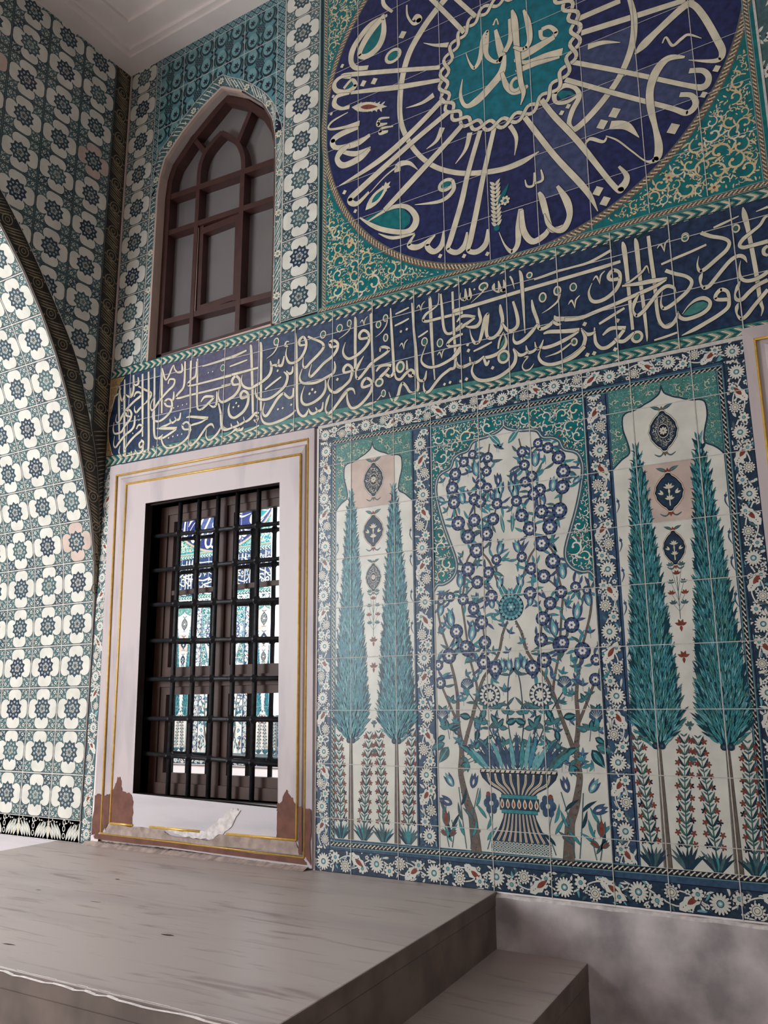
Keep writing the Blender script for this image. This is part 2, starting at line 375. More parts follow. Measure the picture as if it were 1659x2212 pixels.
def arabesque(P, inside, box, rng, sc, tries, mats, l=2, ink='green_black_glaze', gap=1.0):
    """curling stems that end in split leaves, packed where inside(u, v) holds"""
    placed = []
    for k in range(tries):
        f = 1.0 if k < tries*0.3 else (0.66 if k < tries*0.65 else 0.42)
        r = sc*f*rng.uniform(0.8, 1.15); x = rng.uniform(box[0], box[2]); y = rng.uniform(box[1], box[3])
        if any(hypot(x-p[0], y-p[1]) < (r+p[2])*0.86*gap for p in placed): continue
        if not all(inside(x+r*cos(a*pi/4), y+r*sin(a*pi/4)) for a in range(8)): continue
        placed.append((x, y, r)); a0 = rng.random()*6.3; sg = rng.choice((-1, 1)); m = rng.choice(mats)
        pts = []
        for i in range(10):
            t = i/9; a = a0+sg*t*5.2; rr = r*(0.95-0.72*t); pts.append((x+rr*cos(a), y+rr*sin(a), r*(0.13+0.09*sin(pi*t))))
        P.rib(pts, ink, l, sub=2, grow=0.0012); P.rib(pts, m, l+0.5, sub=2)
        e = pts[-1]; P.disc(e[0], e[1], r*0.21, ink, l+0.5, 9); P.disc(e[0], e[1], r*0.17, m, l+1, 9)
        for t, bd in ((0.1, 1.0), (0.36, -1.0), (0.62, 1.0)):
            a = a0+sg*t*5.2; rr = r*(0.95-0.72*t); q = a+sg*(0.5 if bd > 0 else 2.2)
            P.leaf(x+rr*cos(a), y+rr*sin(a), q, r*0.80, r*0.30, m, l+1, bend=bd*sg*1.3, edge=ink)
    for k in range(tries*2):                                            # loose leaflets between
        x = rng.uniform(box[0], box[2]); y = rng.uniform(box[1], box[3]); r = sc*(0.26 if k < tries else 0.17)
        if any(hypot(x-p[0], y-p[1]) < p[2]*0.78*gap+r*0.9 for p in placed): continue
        if not all(inside(x+r*cos(a*pi/2), y+r*sin(a*pi/2)) for a in range(4)): continue
        placed.append((x, y, r*0.5)); a = rng.random()*6.3; m = rng.choice(mats)
        P.leaf(x-r*0.7*cos(a), y-r*0.7*sin(a), a, r*1.7, r*0.7, m, l+0.5, bend=rng.uniform(-1.2, 1.2), edge=ink)

def inpoly(poly):
    def f(x, y):
        c = False; n = len(poly); j = n-1
        for i in range(n):
            a, b = poly[i], poly[j]
            if (a[1] > y) != (b[1] > y) and x < (b[0]-a[0])*(y-a[1])/(b[1]-a[1])+a[0]: c = not c
            j = i
        return c
    return f

STAR_PALS = [('slate_glaze', 'star_slate_glaze', 'white_glaze'), ('slate_glaze', 'star_slate_glaze', 'white_glaze'), ('star_slate_glaze', 'slate_glaze', 'white_glaze'), ('slate_glaze', 'navy_glaze', 'white_glaze'), ('slate_glaze', 'star_slate_glaze', 'white_glaze')]
def star_tile(P, f, rng, l=1, dim=False, lite='white_glaze'):
    """one square tile: white four-lobed cartouche with a flower-filled star; f maps unit square to the surface"""
    gr, st, wh = rng.choice(STAR_PALS)
    if rng.random() < 0.07: wh = 'blotched_glaze'
    P.tf = f
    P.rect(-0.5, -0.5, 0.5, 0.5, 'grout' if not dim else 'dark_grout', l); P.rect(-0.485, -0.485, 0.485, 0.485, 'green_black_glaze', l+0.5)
    P.rect(-0.472, -0.472, 0.472, 0.472, gr, l+1)
    lobe = [(0.0, 0.0), (0.185, 0.185), (0.198, 0.222), (0.225, 0.262), (0.236, 0.33), (0.215, 0.40), (0.165, 0.452), (0.10, 0.470), (-0.10, 0.470), (-0.165, 0.452), (-0.215, 0.40), (-0.236, 0.33), (-0.225, 0.262), (-0.198, 0.222), (-0.185, 0.185)]
    for k in range(4):
        c_, s_ = ((1, 0), (0, 1), (-1, 0), (0, -1))[k]
        q = [(x*c_-y*s_, x*s_+y*c_) for x, y in lobe]
        P.poly([(x*1.03, y*1.03) for x, y in q], 'green_black_glaze', l+1.5)
    for k in range(4):
        c_, s_ = ((1, 0), (0, 1), (-1, 0), (0, -1))[k]
        P.poly([(x*c_-y*s_, x*s_+y*c_) for x, y in lobe], wh, l+2)
    star = []
    for k in range(20):
        a = pi/2+2*pi*k/20; r = 0.262 if k % 2 == 0 else 0.205; star.append((r*cos(a), r*sin(a)))
    P.poly([(x*1.07, y*1.07) for x, y in star], 'ink_glaze', l+2.5); P.poly(star, st, l+3)
    def floret(x, y, r):
        P.disc(x, y, r, 'white_glaze', l+3.5, 8); P.disc(x, y, r*0.48, 'ink_glaze', l+4, 6)
    ph = rng.random()
    for k in range(5): a = ph+2*pi*k/5; floret(0.078*cos(a), 0.078*sin(a), 0.027)
    for k in range(10): a = pi/2+2*pi*k/10; floret(0.168*cos(a), 0.168*sin(a), 0.026)
    for k in range(5): a = ph+0.63+2*pi*k/5; P.leaf(0.02*cos(a), 0.02*sin(a), a, 0.09, 0.014, 'cream_glaze', l+3.2)
    for sx in (-1, 1):
        for sy in (-1, 1):
            for x, y, r in ((0.385, 0.385, 0.040), (0.285, 0.435, 0.028), (0.435, 0.285, 0.028), (0.285, 0.285, 0.026), (0.445, 0.445, 0.015), (0.335, 0.32, 0.013)): floret(sx*x, sy*y, r)
            for x, y, a in ((0.33, 0.45, 0.25), (0.45, 0.33, 1.3), (0.24, 0.36, 0.9), (0.36, 0.24, 0.6), (0.42, 0.40, 2.2), (0.40, 0.43, 5.2)):
                P.leaf(sx*x, sy*y, atan2(sy*sin(a), sx*cos(a)), 0.055, 0.016, 'cream_glaze', l+3.2)
    P.tf = None

def leaf_border(P, path, w, l=4, pitch=0.060, ground='dark_leaf_glaze', c='tan_leaf_glaze', rng=random.Random(5)):
    """narrow border of slanting split leaves along a path of points (the strip lies to the left of the path)"""
    Lc = [0.0]
    for i in range(1, len(path)): Lc.append(Lc[-1]+hypot(path[i][0]-path[i-1][0], path[i][1]-path[i-1][1]))
    def T(s, t):
        s = max(0, min(Lc[-1]-1e-6, s)); i = 0
        while i < len(Lc)-2 and Lc[i+1] < s: i += 1
        a, b = path[i], path[i+1]; q = Lc[i+1]-Lc[i]; k = (s-Lc[i])/q; dx, dy = (b[0]-a[0])/q, (b[1]-a[1])/q
        return (a[0]+(b[0]-a[0])*k-dy*t, a[1]+(b[1]-a[1])*k+dx*t)
    n = max(2, int(Lc[-1]/0.04)); n0 = P.n
    for k in range(n):
        P.n = n0; a, b = Lc[-1]*k/n, Lc[-1]*(k+1)/n; P.poly([T(a, 0), T(b, 0), T(b, w), T(a, w)], ground, l)
    k = 0; s = 0.0
    while s < Lc[-1]-pitch:
        kind = k % 3
        if kind < 2:
            for j in range(3):
                o = s+j*pitch*0.30; P.rib([T(o, 0.10*w)+(0.002,), T(o+0.022, 0.42*w)+(0.0085,), T(o+0.050, 0.90*w)+(0.002,)], c, l+1, sub=3)
            P.rib([T(s+0.052, 0.12*w)+(0.002,), T(s+0.048, 0.30*w)+(0.007,), T(s+0.060, 0.48*w)+(0.002,)], c, l+1, sub=2)
        else:
            x, y = T(s+pitch*0.55, 0.5*w)
            P.ring(x, y, 0.30*w, 0.30*w, 0.006, c, l+1, 12); P.ring(x, y, 0.14*w, 0.14*w, 0.005, c, l+1, 9)
            for tt in (0.10, 0.90): P.disc(*T(s+pitch*0.5, tt*w), 0.006, c, l+1, 7)
        s += pitch*(0.95 if kind < 2 else 1.1); k += 1
    for t in (0.0, w):
        n0 = P.n
        for k in range(n):
            P.n = n0; a, b = Lc[-1]*k/n, Lc[-1]*(k+1)/n
            P.poly([T(a, t-0.003), T(b, t-0.003), T(b, t+0.003), T(a, t+0.003)], 'dark_grout' if t else 'grout', l+2)

def calligraphy(P, data, mfill, mink, base, counter='dull_green_glaze', ox=0.0):
    """pen strokes: each has an inked edge under the slip, later strokes cross over earlier ones"""
    for i, ln in enumerate(data.split('\n')):
        t = ln.split()
        if not t: continue
        a = [int(q)/2000.0 for q in t[1:]]; P.lift = base+(i % 28)*6e-5+(i//28)*6.1e-6
        if t[0] == 's':
            pts = [(a[j]-ox, a[j+1], a[j+2]) for j in range(0, len(a), 3)]; k = P.n
            P.n = 0; P.rib(pts, mink, 0, sub=6, grow=0.0022); P.n = 0; P.rib(pts, mfill, 0.25, sub=6)
        elif t[0] == 'd':
            x, y, r = a; r *= 0.5
            for e, m, l in ((0.003, mink, 0), (0, mfill, 0.25)):
                P.n = 0; P.poly([(x-r-e, y-r*0.25), (x-r*0.15, y+r+e), (x+r+e, y+r*0.25), (x+r*0.15, y-r-e)], m, l)
        elif t[0] == 'o':
            x, y, rx, ry, w = a
            P.n = 0; P.ell(x, y, rx+w/2+0.002, ry+w/2+0.002, mink, 0, 20); P.n = 0; P.ell(x, y, rx+w*0.5, ry+w*0.5, mfill, 0.2, 20)
            P.ell(x, y, max(0.002, rx-w*0.5), max(0.002, ry-w*0.5), mink, 0.3, 16); P.n = 0; P.ell(x, y, max(0.001, rx-w*0.5-0.002), max(0.001, ry-w*0.5-0.002), counter, 0.35, 16)
        elif t[0] == 'v':
            x, y, r = a
            for q in ([(x-0.5*r, y-0.02*r, r*0.05), (x-0.2*r, y+0.25*r, r*0.16), (x+0.02*r, y-0.45*r, r*0.03)], [(x+0.02*r, y-0.5*r, r*0.04), (x+0.14*r, y+0.2*r, r*0.14), (x+0.5*r, y+0.52*r, r*0.06)]):
                P.n = 0; P.rib(q, mink, 0, sub=5, grow=0.002); P.n = 0; P.rib(q, mfill, 0.25, sub=5)
    P.lift = 0.0

# ------------------------------------------------------------------ the setting
ZC = 5.675                                   # ceiling
# arch of the left wall: (y, z) of its near edge
ARCH = [(0.0, 0.0), (0.0, 1.55), (-0.006, 1.75), (-0.018, 1.95), (-0.034, 2.137), (-0.066, 2.308), (-0.129, 2.530), (-0.215, 2.812), (-0.305, 3.058), (-0.415, 3.315), (-0.533, 3.535), (-0.667, 3.738), (-0.774, 3.877), (-0.879, 4.000),
        (-1.08, 4.20), (-1.32, 4.40), (-1.62, 4.60), (-2.0, 4.80), (-2.45, 4.97)]
ARCH_FULL = ARCH + [(-4.9-y, z) for y, z in ARCH[-2::-1]]
DEPTH = 1.45
wl = Solid()
for i in range(len(ARCH_FULL)-1):
    a, b = ARCH_FULL[i], ARCH_FULL[i+1]
    wl.face([(-0.012, a[0], a[1]), (-0.012, b[0], b[1]), (-DEPTH, b[0], b[1]), (-DEPTH, a[0], a[1])], 'plaster_white', True)
    if abs(a[0]-b[0]) > 1e-6:
        for x in (-0.012, -DEPTH): wl.face([(x, a[0], a[1]), (x, b[0], b[1]), (x, b[0], ZC), (x, a[0], ZC)], 'plaster_white')
tag(wl.build('wall_left'), 'side wall pierced by a wide arch at left, clad in patterned tiles', 'wall', kind='structure')

# main wall: pieces around the two openings
WX0, WX1 = -1.5, 5.6
wb = Solid(); T0, T1 = 0.02, 0.42
OP = (0.428, 0.735, 1.468, 2.408)               # lower window opening x0 z0 x1 z1
AW = [(0.340, 3.365), (0.346, 4.55), (0.36, 4.68), (0.398, 4.800), (0.551, 4.943), (0.714, 5.054), (0.884, 5.136), (1.058, 5.030), (1.226, 4.868), (1.300, 4.735), (1.328, 4.60), (1.338, 4.40), (1.338, 3.365)]
for x0, z0, x1, z1 in ((WX0, 0, OP[0], 3.365), (OP[2], 0, WX1, 3.365), (OP[0], 0, OP[2], OP[1]), (OP[0], OP[3], OP[2], 3.365), (WX0, 3.365, AW[0][0], ZC), (AW[-1][0], 3.365, WX1, ZC)):
    wb.box(x0, T0, z0, x1, T1, z1, 'plaster_white')
for i in range(1, len(AW)-2):
    a, b = AW[i], AW[i+1]
    xa = AW[0][0] if i == 1 else a[0]
    wb.prism([(xa, a[1]), (b[0], b[1]), (b[0], ZC), (xa, ZC)], T0, T1, 'plaster_white')
tag(wb.build('wall_back', weld=False), 'main wall clad in blue and turquoise painted tiles', 'wall', kind='structure')

ce = Solid()
ce.box(-1.5, -7.0, ZC, 5.6, 0.42, ZC+0.12, 'plaster_white')
def cornice(d0, d1, z0, z1):
    for x0, y0, x1, y1 in ((d0, -d1, 5.6, -d0), (d0, -6.0, d1, -d1)): ce.box(x0, y0, z0, x1, y1, z1, 'plaster_white')
cornice(0.0, 0.13, ZC-0.055, ZC+0.01); cornice(0.13, 0.17, ZC-0.040, ZC+0.01); cornice(0.17, 0.33, ZC-0.020, ZC+0.01); cornice(0.48, 0.52, ZC-0.030, ZC+0.01); cornice(0.52, 0.58, ZC-0.055, ZC+0.01); cornice(0.58, 0.62, ZC-0.075, ZC+0.01)
tag(ce.build('ceiling', weld=False), 'white plaster ceiling with stepped mouldings along the walls', 'ceiling', kind='structure')
fl = Solid(); fl.box(-7.5, -7.5, -0.12, 6.6, 0.42, 0.0, 'floor_stone'); tag(fl.build('floor'), 'dim stone floor below the marble platform', 'floor', kind='structure')

# rough plaster dado under the tile panel, right of the platform
da = Solid(); n = 40; rngd = random.Random(3)
top = [(2.30+2.2*k/n, 0.437+rngd.uniform(-0.003, 0.003)) for k in range(n+1)]
for k in range(n):
    (xa, za), (xb, zb) = top[k], top[k+1]
    da.face([(xa, -0.022, 0), (xb, -0.022, 0), (xb, -0.022, zb-0.010), (xa, -0.022, za-0.010)], 'rough_plaster')
    da.face([(xa, -0.022, za-0.010), (xb, -0.022, zb-0.010), (xb, -0.010, zb), (xa, -0.010, za)], 'worn_edge')
    da.face([(xa, -0.010, za), (xb, -0.010, zb), (xb, 0.02, zb+0.004), (xa, 0.02, za+0.004)], 'worn_edge')
tag(da.build('baseboard_back'), 'rough bare plaster dado below the floral tiles', 'dado', kind='structure')

# marble platform and its step
def bevel(o, w, seg=2):
    m = o.modifiers.new('bevel', 'BEVEL'); m.width = w; m.segments = seg; m.limit_method = 'ANGLE'
PL = [(-0.20, 0.015), (-0.20, -0.30), (-0.12, -0.62), (0.10, -1.735), (2.800, -1.720), (2.637, -0.0), (2.30, -0.0)]
pr = empty('marble_platform', (1.3, -0.85, 0.0), 'broad grey veined marble platform with worn white front edge, below the barred window', 'platform')
s = Solid(); s.slab([(-0.20, 0.0), (-0.17, -0.45), (0.05, -1.735), (2.800, -1.720), (2.637, 0.0)], 0.39, 0.447, 'platform_marble', 'stone_side')
o = s.build('top_slab', pr); bevel(o, 0.005)
s = Solid(); s.slab([(-0.198, 0.0), (-0.168, -0.45), (0.052, -1.732), (2.797, -1.717), (2.634, 0.0)], 0.0, 0.39, 'stone_side'); s.build('riser', pr)
s = Solid(); rr = random.Random(8); q = []
for k in range(61):
    x = 0.05+2.73*k/60; y = -1.735+0.015*(x-0.05)/2.75; q.append((x, y, rr.uniform(0.006, 0.013)))
for k in range(60):
    a, b = q[k], q[k+1]
    s.face([(a[0], a[1]-0.004, 0.447-a[2]), (b[0], b[1]-0.004, 0.447-b[2]), (b[0], b[1]+a[2]*0.9, 0.4478), (a[0], a[1]+a[2]*0.9, 0.4478)], 'worn_edge')
s.build('worn_edge', pr)
s = Solid(); rr = random.Random(4)
for cx, cy, rx, ry in ((1.02, -0.62, 0.016, 0.007), (1.93, -1.20, 0.030, 0.008), (0.62, -1.45, 0.012, 0.004), (1.55, -1.55, 0.03, 0.006), (0.9, -0.95, 0.02, 0.004), (1.30, -0.98, 0.03, 0.004), (1.12, -1.52, 0.014, 0.006)):
    s.face([(cx+rx*cos(2*pi*k/9)*rr.uniform(.7, 1.1), cy+ry*sin(2*pi*k/9)*rr.uniform(.7, 1.1)+0.4*rx*cos(2*pi*k/9)*0.3, 0.4475) for k in range(9)], 'reveal_wood'); s.build('pit', pr); s = Solid()
st = empty('marble_step', (2.9, -0.85, 0.0), 'low dark marble step against the right side of the platform', 'step')
s = Solid(); s.slab([(2.630, -0.022), (2.792, -1.74), (3.16, -1.74), (3.025, -0.022)], 0.155, 0.228, 'platform_marble', 'stone_side'); o = s.build('tread', st); bevel(o, 0.006)
s = Solid(); s.slab([(2.630, -0.022), (2.792, -1.738), (3.157, -1.738), (3.022, -0.022)], 0.0, 0.155, 'stone_side'); s.build('riser', st)

# mortar line where the platform meets the marble surround
s = Solid(); rr = random.Random(12); q = [(0.06+1.60*k/120, 0.012+0.022*k/120+rr.uniform(-0.004, 0.004), rr.uniform(0.0, 0.006)) for k in range(121)]
for k in range(120):
    a, b = q[k], q[k+1]; m = 'worn_mortar'
    s.face([(a[0], -0.03-a[1], 0.4476), (b[0], -0.03-b[1], 0.4476), (b[0], -0.012, 0.462+b[2]), (a[0], -0.012, 0.462+a[2])], m)
    s.face([(a[0], -0.012, 0.462+a[2]), (b[0], -0.012, 0.462+b[2]), (b[0], 0.02, 0.462+b[2]), (a[0], 0.02, 0.462+a[2])], m)
tag(s.build('trim_1', weld=False), 'crumbling mortar line between marble window surround and platform', 'mortar', kind='structure')

# ------------------------------------------------------------------ lower window: marble surround, iron grille, wooden sashes
def surround(name, label, RO, RG1, RG2, RI, patched, dx=0.0):
    g_ = 'marble window surrounds'; e = empty(name, ((RO[3][0]+RO[2][0])/2+dx, 0, RO[3][1]), label, 'window surround', g_)
    s = Solid()
    def quadring(A, ha, B, hb, m):
        for i in range(4):
            j = (i+1) % 4
            s.face([(A[i][0]+dx, -ha, A[i][1]), (A[j][0]+dx, -ha, A[j][1]), (B[j][0]+dx, -hb, B[j][1]), (B[i][0]+dx, -hb, B[i][1])], 'sill_marble' if (i == 2 and m == 'frame_marble') else m)
    def inset(A, B, t): return [(a[0]+(b[0]-a[0])*t, a[1]+(b[1]-a[1])*t) for a, b in zip(A, B)]
    quadring(RO, -0.02, RO, 0.018, 'frame_marble'); quadring(RO, 0.018, inset(RO, RG1, 0.90), 0.022, 'frame_marble')
    quadring(inset(RO, RG1, 0.90), 0.022, RG1, 0.014, 'frame_marble'); quadring(RG1, 0.014, inset(RG1, RG2, 0.30), 0.014, 'frame_marble')
    quadring(inset(RG1, RG2, 0.30), 0.014, inset(RG1, RG2, 0.45), 0.024, 'frame_marble'); quadring(inset(RG1, RG2, 0.45), 0.024, inset(RG1, RG2, 0.96), 0.031, 'frame_marble')
    quadring(inset(RG1, RG2, 0.96), 0.031, RG2, 0.030, 'frame_marble'); quadring(RG2, 0.030, RI, 0.030, 'frame_marble'); quadring(RI, 0.030, RI, -0.02, 'reveal_wood')
    s.build('frame', e, weld=False)
    def fillet(A, w, h, nm, breaks=()):
        g = Solid()
        for i in range(4):
            j = (i+1) % 4; a, b = Vector((A[i][0]+dx, 0, A[i][1])), Vector((A[j][0]+dx, 0, A[j][1])); L = (b-a).length
            segs = [(0.0, 1.0)]
            if i == 2 and breaks: segs = breaks
            for t0, t1 in segs:
                p, q_ = a+(b-a)*t0, a+(b-a)*t1; p.y = q_.y = -h; g.rod(p, q_, w, 'gilding', 8)
        g.build(nm, e)
    fillet(RG1, 0.0056, 0.021, 'gilt_fillet'); fillet(RG2, 0.0066, 0.032, 'gilt_fillet', [(0.0, 0.34), (0.48, 0.76), (0.86, 1.0)] if patched else ())
    return e
E_ = surround('marble_window_surround', 'white marble window surround with two gilt lines and bare red-brown lower corners', [(0.070, 2.704), (1.668, 2.672), (1.680, 0.455), (0.128, 0.488)], [(0.136, 2.633), (1.631, 2.616), (1.636, 0.501), (0.194, 0.516)],
              [(0.245, 2.561), (1.590, 2.534), (1.597, 0.579), (0.277, 0.576)], [(0.420, 2.416), (1.448, 2.399), (1.476, 0.720), (0.445, 0.745)], True)
def patch(name, pts, h, m, parent, jag=0.006, seed=1, sub=5):
    r_ = random.Random(seed); out = []
    for i in range(len(pts)):
        a, b = pts[i], pts[(i+1) % len(pts)]; smooth = len(a) > 2
        for k in range(sub):
            t = k/sub; j = 0 if (smooth or k == 0) else jag
            out.append((a[0]+(b[0]-a[0])*t+r_.uniform(-j, j), a[1]+(b[1]-a[1])*t+r_.uniform(-j, j)))
    s = Solid(); s.prism(out, -h-0.0012, -h+0.0004, m); return s.build(name, parent, weld=False)
patch('bare_corner', [(0.455, 0.562, 1), (0.280, 0.580, 1), (0.276, 0.735), (0.300, 0.780), (0.315, 0.822), (0.338, 0.830), (0.352, 0.790), (0.358, 0.755), (0.430, 0.740), (0.456, 0.700)], 0.031, 'bare_redbrown', E_, seed=2)
patch('bare_corner', [(1.594, 0.582, 1), (1.470, 0.578), (1.474, 0.700), (1.468, 0.735), (1.500, 0.752), (1.516, 0.790), (1.530, 0.812), (1.545, 0.790), (1.565, 0.775), (1.590, 0.745, 1)], 0.031, 'bare_redbrown', E_, seed=3)
patch('bare_margin', [(0.118, 0.500), (0.126, 0.720), (0.188, 0.730), (0.194, 0.522)], 0.0225, 'bare_redbrown', E_, seed=4)
patch('bare_margin', [(1.640, 0.506), (1.636, 0.730), (1.674, 0.722), (1.678, 0.470)], 0.0225, 'bare_redbrown', E_, seed=5)
patch('bare_margin', [(0.215, 0.524), (0.206, 0.720), (0.262, 0.735), (0.266, 0.578)], 0.0315, 'bare_redbrown', E_, seed=14, jag=0.004)
patch('bare_margin', [(1.610, 0.525), (1.604, 0.735), (1.628, 0.735), (1.630, 0.515)], 0.0315, 'bare_redbrown', E_, seed=15, jag=0.003)
patch('bare_bottom', [(0.145, 0.484), (0.150, 0.512), (1.630, 0.497), (1.660, 0.470)], 0.0232, 'bare_redbrown', E_, seed=6)
patch('worn_bottom', [(0.230, 0.520), (0.275, 0.570), (0.70, 0.566), (0.74, 0.545), (1.02, 0.535), (1.10, 0.572), (1.59, 0.574), (1.615, 0.512)], 0.0322, 'worn_mortar', E_, seed=7)
patch('white_repair', [(0.70, 0.585), (0.78, 0.558), (0.92, 0.540), (1.06, 0.548), (1.16, 0.60), (1.24, 0.70), (1.18, 0.705), (1.08, 0.63), (1.0, 0.58), (0.80, 0.572)], 0.0332, 'worn_edge', E_, seed=9)
surround('marble_window_surround', 'edge of a second white marble surround with a gilt line, right edge of the photo', [(0.070, 2.704), (1.668, 2.672), (1.680, 0.455), (0.078, 0.488)], [(0.116, 2.645), (1.631, 2.630), (1.636, 0.501), (0.116, 0.516)],
         [(0.225, 2.571), (1.590, 2.544), (1.597, 0.579), (0.225, 0.576)], [(0.42, 2.416), (1.448, 2.399), (1.476, 0.720), (0.42, 0.745)], False, dx=3.752)

GY = 0.05
gr = empty('iron_window_grille', (0.92, GY, OP[1]), 'black iron grille of crossing bars with faceted bosses in the lower window', 'grille')
BX = [0.6345, 0.7867, 0.935, 1.0832, 1.2394]; BZ = [(2.2173, 2.1976), (2.0098, 1.9989), (1.8012, 1.7795), (1.5897, 1.57), (1.3703, 1.3604), (1.1499, 1.1469), (0.9493, 0.9285)]
for x in BX: s = Solid(); s.rod((x, GY, OP[1]-0.01), (x, GY, OP[3]+0.01), 0.0135, 'iron'); s.build('vertical_bar', gr)
def hz(b, x): return b[0]+(b[1]-b[0])*(x-0.634)/0.604
for b in BZ: s = Solid(); s.rod((OP[0]-0.01, GY, hz(b, OP[0])), (OP[2]+0.01, GY, hz(b, OP[2])), 0.0125, 'iron'); s.build('horizontal_bar', gr)
def boss():
    s = Solid(); R = 0.036; t = 0.45; V_ = []
    ax = [Vector((1, 0, 0)), Vector((0, 1, 0)), Vector((0, 0, 1))]
    bm = bmesh.new()
    for i in range(3):
        for sg in (-1, 1):
            for j in range(3):
                if j == i: continue
                for sh in (-1, 1): bm.verts.new(ax[i]*sg*R*(1-t/2)+ax[j]*sh*R*t/2*1.0)
    bmesh.ops.convex_hull(bm, input=bm.verts); me = bpy.data.meshes.new('boss'); bm.to_mesh(me); bm.free(); me.materials.append(MATS['iron']); return me
BM = boss()
for b in BZ:
    for x in BX:
        o = bpy.data.objects.new('boss', BM); COL.objects.link(o); o.parent = gr; o.location = (x-0.92, 0, hz(b, x)-OP[1])

w2 = empty('window_2', (0.92, 0.10, OP[1]), 'brown wooden double casement behind the iron grille', 'window', kind='structure')
s = Solid()
x0, z0, x1, z1 = OP
for bx in ((x0-0.004, 0.0, z0, x0, 0.24, z1), (x1, 0.0, z0, x1+0.004, 0.24, z1), (x0, 0.0, z1, x1, 0.24, z1+0.004), (x0, 0.0, z0-0.004, x1, 0.24, z0)): s.box(*bx, 'reveal_wood')
s.box(x0, 0.23, z0, x1, 0.24, z1, 'dark_gap'); s.build('reveal', w2, weld=False)
s = Solid()
def fr(x0, z0, x1, z1, y0=0.10, y1=0.135, m='sash_wood'): s.box(x0, y0, z0, x1, y1, z1, m)
fr(x0, z0, 0.4864, z1, 0.095); fr(0.4864, 2.3563, x1, z1, 0.096); fr(0.4864, z0, x1, 0.7971, 0.09); fr(0.4864, 1.3283, x1, 1.3873, 0.092); fr(0.9084, 0.7971, 0.9645, 2.3563, 0.093); fr(1.4317, 0.7971, x1, 2.3563, 0.0955)
s.build('frame', w2, weld=False)
for cx0, cx1 in ((0.4864, 0.9084), (0.9645, 1.4317)):
    for cz0, cz1, rail in ((1.3873, 2.3563, True), (0.7971, 1.3283, False)):
        s = Solid(); b = 0.045
        fr(cx0, cz0, cx0+b, cz1, 0.104); fr(cx1-b*0.7, cz0, cx1, cz1, 0.104); fr(cx0+b, cz0, cx1-b*0.7, cz0+b+0.008, 0.104); fr(cx0+b, cz1-b, cx1-b*0.7, cz1, 0.104)
        if rail: fr(cx0+b, 1.8634, cx1-b*0.7, 1.891, 0.108)
        for q in (cx0+0.001, cx1-0.001): s.box(q-0.0015, 0.1025, cz0, q+0.0015, 0.105, cz1, 'dark_gap')
        o = s.build('sash', w2, weld=False)
        g = Solid(); g.box(cx0+b-0.003, 0.122, cz0+b, cx1-b*0.7+0.003, 0.126, cz1-b, 'mirroring_glass'); g.build('pane', o, weld=False)

# ------------------------------------------------------------------ upper arched window
w1 = empty('window_1', (0.84, 0.06, 3.365), 'arched upper window with dark russet wooden bars and grey panes', 'window', kind='structure')
s = Solid()
for i in range(len(AW)-1):
    a, b = AW[i], AW[i+1]; s.face([(a[0], -0.004, a[1]), (b[0], -0.004, b[1]), (b[0], 0.17, b[1]), (a[0], 0.17, a[1])], 'cream_reveal')
cx = 0.85
for i in range(len(AW)-1):                    # thin rounded cream lip on the wall face
    a, b = AW[i], AW[i+1]
    def out(p, k): d = Vector((p[0]-cx, max(0, p[1]-4.5))); d = d.normalized() if d.length > 0.01 else Vector((1, 0)); return (p[0]+d.x*k, p[1]+d.y*k)
    if a[0] > 1.0 and b[0] > 1.0: continue
    a2, b2 = out(a, 0.016), out(b, 0.016)
    s.face([(a[0], -0.004, a[1]), (a2[0], -0.004, a2[1]), (b2[0], -0.004, b2[1]), (b[0], -0.004, b[1])], 'cream_reveal')
s.box(0.34, 0.0, 3.345, 1.338, 0.14, 3.368, 'cream_reveal')
s.build('reveal', w1, weld=False)
s = Solid()
OUTER = [(AW[i][0]+(0.022 if AW[i][0] < cx else -0.022), AW[i][1]-(0.026 if AW[i][1] > 4.7 else 0)) for i in range(len(AW))]
s.strip(OUTER, 0.050, 0.062, 0.145, 'russet_paint'); s.box(0.345, 0.062, 3.368, 1.335, 0.145, 3.425, 'russet_paint')
s.build('frame', w1, weld=False)
s = Solid()
for q_, (pts, w) in enumerate((([(0.636, 3.42), (0.640, 4.0), (0.644, 4.53)], 0.032), ([(1.020, 3.42), (1.022, 4.0), (1.026, 4.53)], 0.036),
               ([(0.37, 4.555), (1.32, 4.490)], 0.040), ([(0.37, 4.288), (1.32, 4.232)], 0.036), ([(0.36, 3.648), (1.33, 3.598)], 0.036))): s.strip(pts, w, 0.0640+0.0006*q_, 0.1335-0.0006*q_, 'russet_paint')
s.strip(cr([(0.646, 4.53), (0.650, 4.68), (0.690, 4.775), (0.765, 4.838), (0.831, 4.872)], 4), 0.034, 0.0644, 0.1328, 'russet_paint')
s.strip(cr([(0.831, 4.872), (0.912, 4.806), (0.985, 4.718), (1.022, 4.62), (1.030, 4.51)], 4), 0.034, 0.0651, 0.1322, 'russet_paint')
s.strip([(0.692, 4.775), (0.560, 4.958)], 0.034, 0.0658, 0.1316, 'russet_paint'); s.strip([(0.976, 4.745), (1.085, 4.955)], 0.034, 0.0665, 0.1310, 'russet_paint')
s.build('glazing_bar', w1, weld=False)
s = Solid()
for x0_, z0_, x1_, z1_ in ((0.662, 3.655, 0.694, 4.250), (0.965, 3.645, 0.998, 4.235), (0.694, 3.650, 0.965, 3.690), (0.694, 4.190, 0.965, 4.235)): s.box(x0_, 0.080, z0_, x1_, 0.138, z1_, 'russet_paint')
s.box(0.6555, 0.07, 3.65, 0.6595, 0.075, 4.24, 'cream_reveal')
s.build('casement', w1, weld=False)
